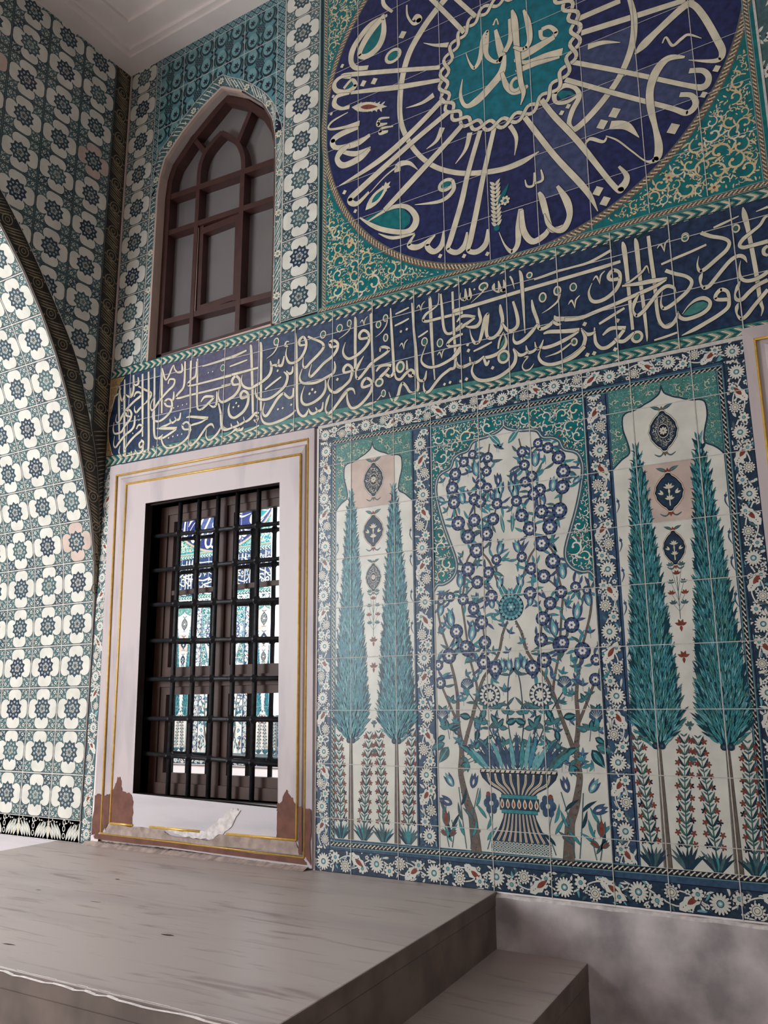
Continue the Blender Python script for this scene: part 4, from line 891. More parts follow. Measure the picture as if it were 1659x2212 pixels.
# ------------------------------------------------------------------ pen strokes of the calligraphy (half-millimetres on the wall)
DATA_BAND = '''
s 152 6505 6 180 6473 28 177 6349 37 193 6161 36 231 5758 22
s 263 6569 25 278 6349 36 293 6142 36 325 5732 36 343 5550 36 341 5530 28 278 5541 22 239 5597 21 253 5674 9
s 424 6596 30 441 6418 36 425 6329 39 393 6305 30 350 6319 25 308 6353 10
s 511 6547 19 524 6462 38 478 6446 27 437 6475 14
s 389 6429 14 396 6305 19
s 206 6457 12 180 6431 33 192 6367 33 234 6286 26 268 6305 39 274 6360 20
s 162 6394 29 93 6366 27 78 6297 21 48 6241 18 15 6211 12
s 456 6293 20 493 6341 32 562 6327 26 573 6279 37 481 6237 34 376 6176 35 285 6103 37 222 6023 37 176 5996 20 144 6038 17 158 6117 9
s 528 6420 19 663 6341 27 761 6286 27 758 6231 37 702 6183 32 651 6148 13
s 676 6168 13 573 6108 34 521 6072 28 485 6105 22 480 6166 8
s 591 6575 30 605 6384 35 629 6077 35 656 5724 24
s 698 6582 29 718 6360 35 738 6056 35 773 5576 35 738 5524 31 684 5533 24 648 5568 10
s 804 6610 27 827 6237 34 842 5937 34 860 5737 33 891 5663 25 963 5660 29 1013 5690 12
s 932 6576 29 947 6412 34 959 6210 34 974 5971 23
s 1059 6338 22 1082 6393 26 1167 6370 27 1152 6299 35 1065 6248 33 966 6179 34 892 6115 35 818 6045 29 777 6068 21 777 6147 14 844 6234 8
s 939 6575 24 971 6487 30 1016 6402 23 1065 6447 28 1105 6528 28 1141 6569 16 1158 6516 21 1213 6459 24 1283 6453 32 1291 6496 33 1277 6559 12
s 1333 6576 26 1340 6347 34 1322 6234 35 1231 6165 35 1214 6124 26 1279 6111 26 1429 6114 26 1796 6106 26 2091 6110 14
s 1428 6564 23 1440 6306 32 1461 5887 17
s 1541 6563 25 1551 6282 32 1567 5971 31 1595 5899 24 1650 5898 28 1697 5927 31 1732 5943 14
s 1627 5988 18 1679 6039 33 1764 6032 32 1831 6009 27 1791 5974 36 1709 5924 31 1650 5888 21
s 1757 5934 9 1831 5886 26 1879 5919 33 1879 6070 17
s 1530 6531 23 1527 6356 35 1455 6313 33 1402 6266 34 1447 6235 25 1669 6228 26 2097 6225 29
s 1627 6445 18 1780 6445 27 2088 6451 26
d 1730 6340 25
d 1799 6339 25
d 1178 6001 26
d 1250 6007 26
d 1322 6012 26
d 1391 6011 25
o 1955 6353 32 39 12
s 1164 6218 18 1163 6129 35 1136 6105 26
s 1142 6026 28 1052 6053 24 1016 6110 35 1066 6139 27 1129 6107 28 1142 6026 35 1110 5954 34 1011 5895 31 922 5877 26 841 5907 26 813 5972 21 820 6049 8
s 1297 5918 18 1282 5844 34 1232 5839 24 1198 5884 10
s 1232 5839 28 1171 5812 27 1131 5834 27 1120 5875 12
s 1145 5819 22 1069 5801 28 993 5791 28 916 5781 9
s 902 5788 15 1020 5767 34 1246 5728 38
s 1240 5717 16 1166 5692 29 1028 5647 28 938 5650 24 883 5684 28 859 5757 17
d 1113 5629 27
d 1185 5634 27
d 1264 5636 27
d 1333 5638 27
s 1395 5837 14 1482 5830 28 1753 5760 40
s 1741 5758 15 1634 5731 25 1513 5725 26 1464 5719 14
s 1464 5677 22 1367 5694 24 1341 5751 34 1399 5779 25 1457 5735 28 1466 5648 33 1423 5570 32 1291 5508 28 1128 5497 25 1042 5541 25 998 5616 22 1003 5673 8
s 1858 5615 8 1817 5673 27 1746 5663 30 1677 5601 32 1597 5521 31 1515 5470 29 1476 5472 19 1450 5528 17 1467 5629 13 1494 5671 6
s 1910 5917 22 1954 5773 31 1984 5629 27 2044 5576 23 2124 5576 19
s 1978 5639 17 1917 5548 31 1826 5491 28 1767 5492 23 1731 5544 18 1738 5627 7
s 647 5666 20 609 5644 28 620 5593 25 672 5603 35 675 5652 30 633 5684 25
s 674 5632 19 673 5545 31 619 5514 28 565 5528 25 534 5577 11
s 558 5526 21 491 5521 25 467 5569 12
s 498 5522 19 363 5515 21
s 539 5844 23 576 5892 25 645 5864 30 623 5809 35 519 5758 33 416 5686 35 348 5609 14
s 429 6030 21 344 6061 26 333 6114 38 387 6129 25 433 6064 35 405 5989 37 321 5924 36 264 5858 32 146 5854 25 108 5922 22 118 6012 9
s 497 6032 19 496 5912 37 451 5850 35 338 5800 34 235 5718 36 177 5667 26 135 5709 19 142 5824 9
d 562 6014 22
d 574 5957 22
d 475 5801 24
d 853 5558 30
d 931 5564 29
d 243 6218 17
d 247 6176 17
s 2224 6092 28 2134 6102 30 2111 6158 42 2164 6203 32 2227 6143 34 2233 6058 41 2173 5977 40 2071 5933 36 1959 5922 30 1904 5995 22 1911 6097 7
s 2376 6546 17 2389 6490 38 2409 6233 36 2427 5953 36 2442 5681 29
s 2364 5910 27 2268 5907 30 2252 5961 41 2299 5990 30 2363 5934 35 2361 5828 40 2308 5748 40 2219 5701 36 2150 5691 30 2091 5734 33 2070 5812 28 2087 5883 7
d 2186 5865 32
d 2145 5821 32
d 2223 5819 32
s 1929 6235 28 2187 6231 31 2505 6231 25
s 1931 6455 35 2119 6459 35 2321 6488 23
s 2066 6343 18 2205 6354 24 2337 6366 16
s 1946 6123 25 2028 6115 34 2098 6125 14
s 2523 6543 17 2539 6483 38 2547 6203 38 2561 5698 26
s 2268 6199 7 2254 6118 22 2297 6044 30 2389 6002 31 2478 6020 35 2577 6049 37 2669 6102 40 2700 6178 38 2681 6274 15
s 2694 6207 16 2737 6211 24 2792 6198 39 2807 6268 16
s 2792 6196 23 2852 6185 39 2882 6287 16
d 2792 6130 35
s 2613 5941 22 2732 5998 28 2844 6046 21
o 2763 6490 34 42 15
s 2791 6455 17 2765 6401 21 2712 6350 16 2625 6314 5
s 2948 6445 11 2910 6454 18 2895 6412 33 2939 6388 7
s 2920 6383 7 2906 6295 21 2942 6205 30 2996 6175 30 3070 6185 35 3132 6225 38 3181 6303 38 3190 6382 34 3150 6453 29 3097 6427 39 3104 6366 29 3185 6352 18
s 3008 6136 15 2998 6066 32 2951 6059 29 2918 6102 11
s 2881 6097 12 2930 6046 32 2931 5991 38 2900 5926 38 2821 5871 36 2704 5823 34 2595 5823 30 2517 5857 30 2476 5924 21 2481 5996 7
s 3018 5875 17 3014 5791 33 2967 5770 30 2919 5806 29 2881 5841 30 2833 5824 37 2781 5781 38 2718 5704 39 2655 5631 37 2611 5630 29 2586 5685 22 2612 5788 7
d 2805 5669 32
d 2872 5669 32
d 2992 5685 32
s 3037 6528 17 3049 6361 36 3063 5999 36 3070 5732 35 3086 5597 32 3143 5525 28 3195 5528 35 3230 5586 13
s 3054 5612 19 2998 5570 28 2872 5532 33 2712 5514 31 2614 5543 29 2566 5617 20 2565 5707 7
s 3210 6445 22 3265 6409 27 3399 6327 28 3425 6263 37 3360 6199 37 3258 6133 36 3187 6083 33 3147 6114 20 3153 6229 6
s 3611 6236 25 3531 6242 28 3511 6296 37 3561 6312 29 3616 6261 31 3601 6186 37 3532 6123 36 3432 6076 35 3331 6002 36 3260 5960 31 3234 5997 21 3269 6104 7
s 3572 6066 13 3582 5990 29 3553 5931 35 3464 5903 33 3333 5874 31 3200 5890 29 3127 5923 29 3105 5990 21 3140 6080 7
s 3454 5879 14 3457 5783 31 3415 5710 36 3315 5656 33 3203 5642 29 3141 5687 31 3134 5771 21 3174 5869 7
d 3280 5804 37
d 3319 5764 37
d 3243 5762 37
s 3426 5630 14 3412 5551 30 3357 5540 28 3326 5589 11
s 3357 5540 25 3302 5521 30 3261 5537 29 3229 5595 11
s 3739 5682 30 3682 5634 35 3614 5571 35 3546 5508 34 3492 5486 28 3459 5542 20 3484 5640 36 3515 5702 6
d 3613 5849 40
s 3523 5907 6 3489 5828 20 3525 5739 28 3604 5705 31 3701 5753 34 3778 5809 35 3800 5890 26
o 3419 6416 35 41 14
o 3640 6436 36 41 14
s 2533 5677 16 2478 5683 31 2402 5630 37 2329 5611 21 2305 5675 10
s 2478 5660 17 2524 5625 25 2497 5585 34 2458 5610 14
s 2324 5612 23 2246 5591 30 2209 5643 10
s 2251 5589 24 2144 5575 30 2118 5628 10
s 2144 5573 23 2029 5566 30 1974 5617 36 1950 5770 23
s 2009 5482 6 2112 5505 17 2191 5541 33 2231 5520 34 2249 5554 10
s 2226 5521 13 2284 5524 36 2306 5552 9
s 2328 5485 18 2439 5501 24 2543 5527 18
s 3838 6518 13 3845 6459 37 3842 6198 35 3842 5940 35 3823 5902 36 3789 5905 14
s 4017 6234 29 3910 6247 29 3899 6302 37 3949 6333 31 4010 6283 30 4015 6191 36 3948 6117 37 3861 6069 35 3765 6052 31 3704 6097 30 3684 6166 22 3716 6255 6
v 3954 6431 96
o 3765 6462 26 37 14
s 3784 6426 13 3765 6383 15 3706 6345 12 3627 6312 4
o 3641 6431 29 42 14
s 4035 6510 13 4045 6460 36 4057 6147 28 4065 5891 33 4073 5713 15
s 3804 5906 28 3707 5906 29 3695 5956 38 3745 5988 30 3802 5932 32 3794 5840 37 3726 5769 36 3619 5723 35 3560 5706 32
s 4154 6039 12 4164 6083 27 4219 6078 32 4265 6038 32 4209 6001 34 4098 5959 34 4032 5923 36 3966 5862 36 3899 5805 35 3861 5813 30 3850 5879 20 3880 5949 37 3952 6043 6
s 4045 5698 30 3941 5690 29 3932 5743 36 3984 5782 31 4042 5736 30 4049 5651 35 3993 5571 35 3889 5496 34 3803 5485 29 3756 5543 31 3738 5622 21 3746 5697 6
s 3840 5631 7 3818 5691 24 3765 5706 33 3707 5671 36 3620 5587 31
o 4225 6404 27 36 14
s 4250 6381 14 4231 6317 16 4175 6255 12 4100 6218 4
o 4138 6352 29 36 14
o 4225 6181 25 39 15
s 4289 6499 13 4294 6344 27 4307 6087 32 4319 5834 32 4316 5768 35 4275 5740 30 4225 5771 28 4189 5796 11
s 4106 5831 20 4157 5878 37 4226 5875 30 4290 5857 37
s 4263 5838 29 4217 5798 35 4161 5760 35 4100 5707 14
o 4142 5702 43 40 22
o 4398 5816 42 54 25
s 4330 5765 17 4347 5704 23 4396 5681 32 4459 5728 34 4513 5757 31 4548 5737 29 4543 5694 34 4507 5693 28 4490 5722 14
s 4475 5869 14 4478 5765 32
d 4411 6204 35
d 4481 6212 35
s 4348 6415 17 4425 6429 22 4512 6447 17
s 4337 6286 18 4424 6302 24 4510 6324 17
v 4442 6044 100
s 4548 6489 18 4565 6191 28 4590 5879 31 4599 5665 30 4637 5613 27 4681 5623 33 4703 5707 11
s 4599 5649 23 4598 5536 33 4552 5502 28 4500 5528 27 4462 5593 28 4422 5634 30 4390 5596 34 4367 5519 34 4326 5471 32 4286 5487 16 4255 5575 5
o 4191 5572 24 36 12
s 4168 5564 10 4094 5501 13 4020 5491 31 3936 5481 4
v 4650 6416 100
s 4753 6497 12 4760 6432 38 4771 5975 31 4792 5592 13
s 4862 6513 11 4850 6399 13 4797 6360 19 4709 6321 29 4673 6268 29 4716 6240 30 4855 6237 30 5125 6232 30
s 4612 6092 16 4670 6111 22 4727 6135 17
o 4685 6025 32 42 13
o 4861 5970 31 42 13
s 4883 6499 20 4895 6305 29 4904 6147 29 4931 6062 27 4986 6041 30 5045 6070 33 5114 6118 22
s 5016 6487 25 5020 6077 27 5026 5707 31 4958 5663 32 4873 5618 32 4803 5557 33 4734 5488 32 4686 5482 27 4664 5539 17 4672 5609 5
s 5117 6004 24 5051 5996 31 4984 5973 33 4945 5934 30 4982 5901 28 5098 5893 24
s 5085 5868 12 5062 5810 25 4969 5764 31 4850 5731 30 4748 5733 28 4671 5779 27 4645 5850 18 4702 5984 6
v 4875 5846 96
d 4900 5521 36
d 4962 5527 36
d 5078 5514 36
d 4617 5484 24
s 5043 5727 11 5058 5684 22 5106 5657 22
s 5014 6270 40 5366 6277 38 5744 6289 37 6089 6295 36 6360 6300 35 6536 6304 37 6706 6312 28
s 5883 6371 22 6001 6378 27 6109 6388 28
s 6109 6390 24 6246 6386 21 6425 6388 28 6632 6447 28
s 5738 6508 11 5755 6441 37 5761 6243 33 5766 5848 9
s 5639 6475 16 5661 6427 20 5681 6327 4
s 5477 6446 11 5463 6408 36 5482 6362 12 5527 6357 39 5519 6459 13
s 5527 6357 11 5568 6346 39 5581 6375 36 5573 6456 13
s 5111 6448 7 5101 6400 10 5122 6364 13 5161 6375 40 5160 6477 14
s 5161 6375 11 5199 6364 41 5213 6394 38 5207 6472 13
d 5258 6445 25
o 5356 6447 45 37 18
s 5380 6432 17 5328 6379 15 5215 6310 4
o 5838 6429 26 27 15
s 5054 6146 13 5107 6191 33 5176 6181 32 5256 6148 27
s 5251 6141 24 5182 6109 33 5104 6079 40 5016 6051 31
s 5147 6080 11 5197 6055 27 5273 6048 40 5313 6100 32 5303 6169 32 5295 6238 13
s 5525 6209 16 5530 6142 38 5543 6041 36 5518 5942 39 5450 5886 35 5385 5898 32 5370 5979 36 5385 6082 37 5394 6145 25 5360 6113 30 5330 5989 39 5292 5883 31 5242 5879 33 5207 5954 16 5194 6039 4
s 5541 6009 15 5590 5924 32 5646 5910 38 5696 5953 37 5693 6059 34 5659 6206 23
s 5849 6170 15 5860 6071 34 5893 5951 32 5904 5869 31 5942 5852 35 6004 5867 37 6060 5908 25
s 5895 5911 17 5833 5847 38 5752 5788 38 5679 5770 34 5646 5814 20 5653 5892 5
s 6062 5954 7 6076 5920 42 6120 5904 45 6216 5883 41 6340 5859 38
s 6125 5852 8 6087 5858 29 6044 5896 24
o 5958 6165 32 44 16
o 6104 6192 31 41 17
s 6130 6153 15 6100 6086 20 6021 6036 15 5942 6006 4
o 6257 6187 29 37 14
v 6258 6028 115
s 5947 5799 16 6008 5804 36 6135 5776 38 6289 5749 45
s 6281 5736 16 6168 5694 37 6054 5664 35 5962 5657 34 5917 5670 23
s 5944 5741 8 5909 5671 29 5871 5669 24 5859 5738 9
s 5871 5669 25 5831 5647 29 5784 5654 31 5770 5724 9
s 5784 5658 25 5736 5638 29 5690 5652 32 5642 5727 14
s 5641 5719 15 5662 5651 31 5647 5575 37 5580 5515 38 5466 5469 37 5335 5466 35 5245 5505 33 5202 5595 23 5239 5692 5
o 6235 5647 25 32 17
s 6210 5646 13 6141 5609 20 6072 5579 19 5950 5565 4
s 6330 5579 32 6239 5517 40 6141 5486 35 6006 5479 33 5924 5516 31 5889 5583 22 5910 5648 6
s 5549 5918 5 5505 5840 21 5486 5756 17
s 5549 5914 8 5571 5816 27 5542 5751 39 5476 5710 38 5393 5697 36 5319 5706 24
o 5539 5664 54 58 25
s 5328 5712 23 5358 5625 30 5388 5662 18
s 5336 5718 18 5268 5677 30 5197 5677 25 5182 5746 11
s 5197 5677 29 5116 5659 36 5048 5682 33 5021 5775 16
d 5172 5814 44
d 5166 5877 38
d 5421 5578 41
d 5141 5523 42
d 5073 5518 37
s 5226 5793 17 5323 5815 24 5424 5843 17
s 5743 5612 6 5782 5607 17 5741 5562 8 5723 5519 12 5748 5478 18 5799 5482 15 5840 5528 4
s 4990 5765 34 5044 5819 41 5080 5877 15
s 6684 6149 35 6607 6160 32 6589 6204 35 6634 6245 36 6688 6206 30 6686 6122 34 6642 6050 37 6560 5996 37 6473 5982 35 6417 6012 31 6399 6095 19 6435 6178 5
v 6502 6202 115
v 6260 6028 115
o 6262 6184 26 34 12
v 7088 6341 111
o 7273 6365 27 31 13
s 6737 6497 14 6746 6428 44 6754 6240 37 6760 5934 31 6766 5634 27
o 6798 5559 43 46 25
s 6774 5609 15 6734 5575 34 6683 5547 35 6636 5558 32 6603 5592 13
s 6850 6496 13 6858 6416 42 6864 6131 34 6876 5828 31 6883 5575 22 6881 5495 5
s 6966 6482 29 6972 6289 34 6985 6021 33 6989 5724 30 7020 5614 29 7070 5586 34 7126 5623 33 7158 5694 11
s 6947 6122 4 6931 6199 14 6887 6155 21 6800 6104 21 6703 6064 21
s 6703 6071 15 6851 6052 38 6953 6045 42 7093 6028 34
s 7086 6022 15 6982 5985 34 6809 5951 36 6633 5916 36 6452 5887 36 6305 5864 36 6158 5885 35
s 7157 5884 5 7138 5934 28 7081 5961 35 7011 5925 35 6938 5848 35 6865 5779 35 6809 5756 32 6784 5815 16 6805 5892 34 6848 5955 4
s 7085 6112 33 7155 6063 34 7249 6009 30 7292 5949 29 7264 5884 33 7188 5824 35 7092 5770 35 7039 5766 30 7023 5825 16 7045 5923 4
s 7055 6179 19 7167 6200 25 7300 6222 24 7439 6250 20
s 6473 5764 22 6590 5810 29 6709 5857 22
d 6341 5797 48
d 6639 5755 46
d 6600 5489 45
d 6348 5496 46
d 6411 5496 46
s 6498 5648 16 6561 5689 36 6617 5690 34 6706 5664 40
s 6691 5652 31 6639 5598 34 6594 5557 36 6528 5524 35 6472 5534 32 6433 5589 31 6427 5658 25 6429 5741 11
s 6437 5701 13 6389 5686 31 6346 5701 31 6306 5764 11
s 6309 5748 12 6337 5672 32 6331 5628 35 6302 5574 37 6211 5520 37 6120 5491 35
s 6941 5492 16 7037 5501 22 7136 5516 18
s 7755 6497 10 7761 6417 45 7777 6256 35 7798 5894 35 7804 5641 30 7816 5555 20 7797 5495 4
s 7935 6352 13 7910 6348 24 7868 6294 27 7802 6253 29 7730 6209 35 7697 6163 29 7723 6134 33 7780 6131 34 7913 6132 38
s 7406 6372 35 7478 6317 34 7581 6262 31 7620 6212 29 7593 6152 34 7513 6096 36 7409 6030 36 7365 6027 30 7351 6088 15 7370 6164 3
s 7740 5990 4 7720 6045 30 7680 6070 34 7620 6051 35 7557 5996 34 7486 5924 34 7433 5871 35 7389 5859 32 7363 5903 15 7368 5964 32 7388 6005 4
o 7274 6373 28 36 15
o 7683 6323 27 33 15
s 7509 6386 16 7583 6400 23 7717 6428 10
s 7850 6424 8 7944 6437 23
s 7191 5671 5 7246 5731 13 7310 5769 28 7375 5770 35 7420 5727 29 7410 5675 33 7353 5635 35 7275 5618 35 7209 5620 33 7168 5652 30 7158 5704 11
s 7155 5674 12 7114 5616 32 7045 5597 34 6998 5646 30 6985 5769 24
s 7565 5706 35 7479 5729 31 7472 5768 32 7518 5807 35 7566 5773 28 7571 5692 29 7555 5636 33 7482 5589 34 7383 5548 35 7276 5508 35 7170 5479 6
s 7879 5793 35 7796 5768 34 7731 5727 34 7669 5677 34 7628 5689 29 7622 5739 15 7649 5798 31 7672 5846 3
s 7871 5711 32 7815 5655 32 7754 5595 32 7691 5528 33 7648 5510 31 7619 5559 14 7624 5617 30 7641 5655 3
s 7694 6023 3 7676 5955 14 7677 5875 26 7715 5832 31 7781 5824 34 7849 5843 34 7887 5868 35
s 7909 6091 27 7877 6070 31 7873 6029 27 7901 6006 23
s 7010 5503 5 7078 5511 23 7134 5519 18'''
DATA_ROUND = '''
s 5068 10005 83 4885 9871 83 4717 9708 83 4564 9497 79 4476 9236 73 4440 8973 68 4444 8696 62 4528 8427 56 4667 8177 53 4856 7966 53 5091 7810 55 5336 7716 58 5606 7656 60 5824 7661 63 6001 7707 11
s 4233 10496 42 4241 10313 50 4356 10152 31
s 4288 10141 36 4071 10120 82 3910 10019 76 3808 9889 85 3792 9738 66 3869 9625 59 4024 9564 54
s 4229 10140 75 4090 10051 90 3960 9916 88 3909 9782 63 4019 9722 77 4167 9779 88 4237 9940 75 4230 10180 38
s 3788 9534 33 3686 9609 58 4280 9396 57 4938 9148 48
s 3788 9563 19 3635 9602 44 3552 9550 61 3584 9448 58 3727 9366 71 3848 9400 61 3798 9500 39 3687 9432 40
s 3788 9330 41 4085 9239 58 4428 9127 65 4969 8980 46
s 3768 9329 23 3595 9365 56 3554 9275 66 3646 9181 44 3768 9150 49
d 4485 9782 107
d 3958 9381 92
d 4105 9345 95
o 4358 9564 92 76 38
d 3665 9747 60
d 3537 9390 47
d 3513 9165 47
s 4750 9547 6 4893 9451 33 5051 9380 60
s 4516 8821 8 4716 8801 40 4860 8838 67
s 4757 8216 8 4881 8269 46 4954 8398 68
s 5094 7911 8 5215 8035 42 5271 8210 62
s 5712 8116 47 5775 7950 41 5748 7760 6
s 4547 10147 18 4554 9998 26 4627 9856 34 4701 9867 79 4666 9933 62 4618 9908 24
s 4836 10106 53 5061 9745 52 5244 9443 51
s 5155 9923 49 5386 9574 48
s 4980 8742 64 4675 8547 69 4305 8351 77 3963 8244 59 3630 8178 13
s 5036 8558 62 4526 8338 68 3943 8051 79 3778 7955 79 3866 7870 58 4029 7958 35
s 5191 8337 61 4930 8146 66 4518 7863 75 4224 7668 59
s 3748 9087 11 3524 9054 29 3483 8974 26 3688 8911 38 3907 8879 66
s 3887 8840 61 3648 8841 78 3536 8800 81 3567 8702 58 3728 8648 67 3887 8633 75 4043 8674 43
s 4051 8513 24 3847 8509 65 3628 8631 34
s 4042 8499 45 3906 8431 85 3689 8420 75 3598 8529 67 3648 8614 85 3768 8652 45
s 4301 8791 18 4178 8824 35 4159 8757 55 4272 8729 18
s 4347 8662 15 4206 8692 37 4186 8644 56 4281 8625 29
s 4646 8009 7 4541 8128 46 4414 8157 75 4394 8076 79
s 4386 8141 21 4228 8074 17 4039 7945 9
d 3700 8074 62
d 3846 7787 54
o 4978 7707 79 57 37
s 5055 7738 33 5060 7618 50 4914 7543 43 4603 7605 7
s 3904 7687 16 4055 7548 46 4221 7433 57 4473 7326 61 4589 7356 89 4609 7469 69 4496 7619 52 4297 7669 45 3999 7602 16
s 4147 7413 8 4329 7303 39 4596 7269 20
s 4596 7261 20 4524 7157 54 4645 7102 64 4836 7175 23
s 4836 7175 19 4740 7089 60 4815 6991 60 4909 7036 64 4938 7192 21
s 5386 8189 54 5239 7772 57 5146 7438 64 5019 7084 65 4982 6972 51 5079 6902 59 5171 6954 66 5200 7091 20
s 5548 8175 52 5416 7706 55 5322 7328 62 5237 6998 62 5209 6886 49 5304 6841 60 5401 6898 63 5426 7050 20
d 4889 6919 55
d 5159 6837 54
d 5413 6783 53
s 5546 6979 7 5601 6820 19 5673 6727 46 5737 6793 55 5753 6975 62 5784 7154 47
s 5791 7136 44 5803 6912 61 5886 6769 61 6005 6793 61 6066 6857 40
s 5978 7268 27 6010 7171 63 6067 6872 53 6121 6817 58 6209 6826 48
s 5844 7452 11 5863 7373 22 5930 7365 27 5945 7495 21
s 5939 7377 17 6021 7387 30 6012 7502 14
s 5768 9358 42 5765 9112 58 5695 8987 57
s 5796 9450 24 5818 9297 73 5830 8959 61 5851 8571 54 5876 8425 47 5838 8298 8
s 5922 9387 26 5961 9209 65 5969 8997 57 5900 8926 51 5792 9003 29
s 5602 9305 36 5641 9065 75 5660 8934 75 5578 8927 39 5492 9046 50 5498 9204 51 5512 9331 33 5459 9258 56 5417 9046 57 5347 8954 38 5291 9050 20 5256 9183 8
s 5693 8953 35 5645 8766 84 5501 8639 89 5349 8549 88 5232 8546 44 5177 8693 39 5206 8884 9
s 5653 8763 35 5694 8590 61 5768 8480 58 5862 8473 72 5925 8488 30
o 5800 8560 57 70 37
s 5580 9370 24 5616 9433 14 5637 9351 17
s 6479 9005 61 6894 9004 59
s 6497 8832 61 6961 8774 63 7475 8715 54
s 6978 9003 44 7007 8743 59 6963 8459 65 6838 8199 61 6688 8028 65 6510 7881 66 6362 7807 65 6317 7889 48 6361 8023 56 6433 8137 54 6403 8247 43 6306 8323 55 6200 8287 60 6201 8180 39 6309 8134 43 6420 8159 28
s 6551 8646 60 6700 8625 44 6862 8550 6
s 6986 8361 17 7071 8424 86 7211 8515 69 7457 8653 75 7538 8628 59 7617 8456 60 7694 8205 62 7733 8036 60 7673 7974 44 7447 8085 7
s 7238 8361 13 7275 8409 18 7324 8296 27 7404 8328 33 7469 8343 25 7575 8254 7
s 6392 8547 51 6919 8187 48 7413 7836 47 7550 7761 67 7599 7828 53 7558 7922 49 7444 7973 50
s 6309 8387 50 6771 8031 48 7248 7674 48 7390 7562 57 7470 7617 59 7441 7719 47 7345 7768 46
s 7419 8129 23 7276 8180 65 7165 8099 85 7093 7930 72 7085 7735 68 7108 7529 47 7124 7328 71 7096 7213 68 7006 7218 18 6886 7368 15 6763 7530 17 6660 7617 10
d 6757 7826 121
d 6634 7752 116
d 7262 7452 121
d 6549 7078 109
d 6608 6952 108
s 6708 7714 85 6853 7647 76 6960 7482 6
d 6321 8080 60
d 6252 8036 60
d 7672 7892 75
d 7543 7682 69
s 6449 7584 8 6509 7646 35 6629 7567 30 6666 7599 17
s 6056 8266 53 6171 8038 57 6396 7659 58 6704 7068 49 6776 7042 80 6822 7130 51 6758 7258 24
s 5874 8144 53 6148 7613 57 6434 7134 58 6535 6872 7
s 6165 7268 31 6248 7077 71 6267 6918 58 6203 6802 66 6118 6815 41 6050 6905 39 6020 7016 13
s 6090 9069 51 6093 8973 39 6174 8917 53 6245 8959 51 6182 9058 43 6098 9065 50
s 6227 8917 56 6034 8881 87 5845 8849 89 5796 8820 20
s 6298 8710 83 6119 8748 58 5935 8757 50 5812 8830 21
s 6266 8663 23 6010 8705 59 5854 8708 55 5806 8695 58'''
FILLS_ROUND = [[(1.976, 3.825), (2.056, 3.835), (2.149, 3.83), (2.23, 3.803), (2.274, 3.745), (2.268, 3.704), (2.228, 3.684), (2.129, 3.724), (2.037, 3.776)], [(2.115, 5.065), (2.05, 5.018), (1.99, 4.953), (1.967, 4.891), (1.995, 4.875), (2.064, 4.889), (2.109, 4.965)], [(1.843, 4.716), (1.869, 4.754), (1.906, 4.752), (1.924, 4.715), (1.894, 4.694), (1.859, 4.695)], [(3.107, 4.132), (3.133, 4.141), (3.179, 4.117), (3.206, 4.077), (3.164, 4.103), (3.13, 4.089)]]
FE = [(1.899, 4.566, -0.382, 0.257, 0.06), (1.99, 3.875, 0.629, 0.204, 0.07), (2.763, 3.525, 0.248)]
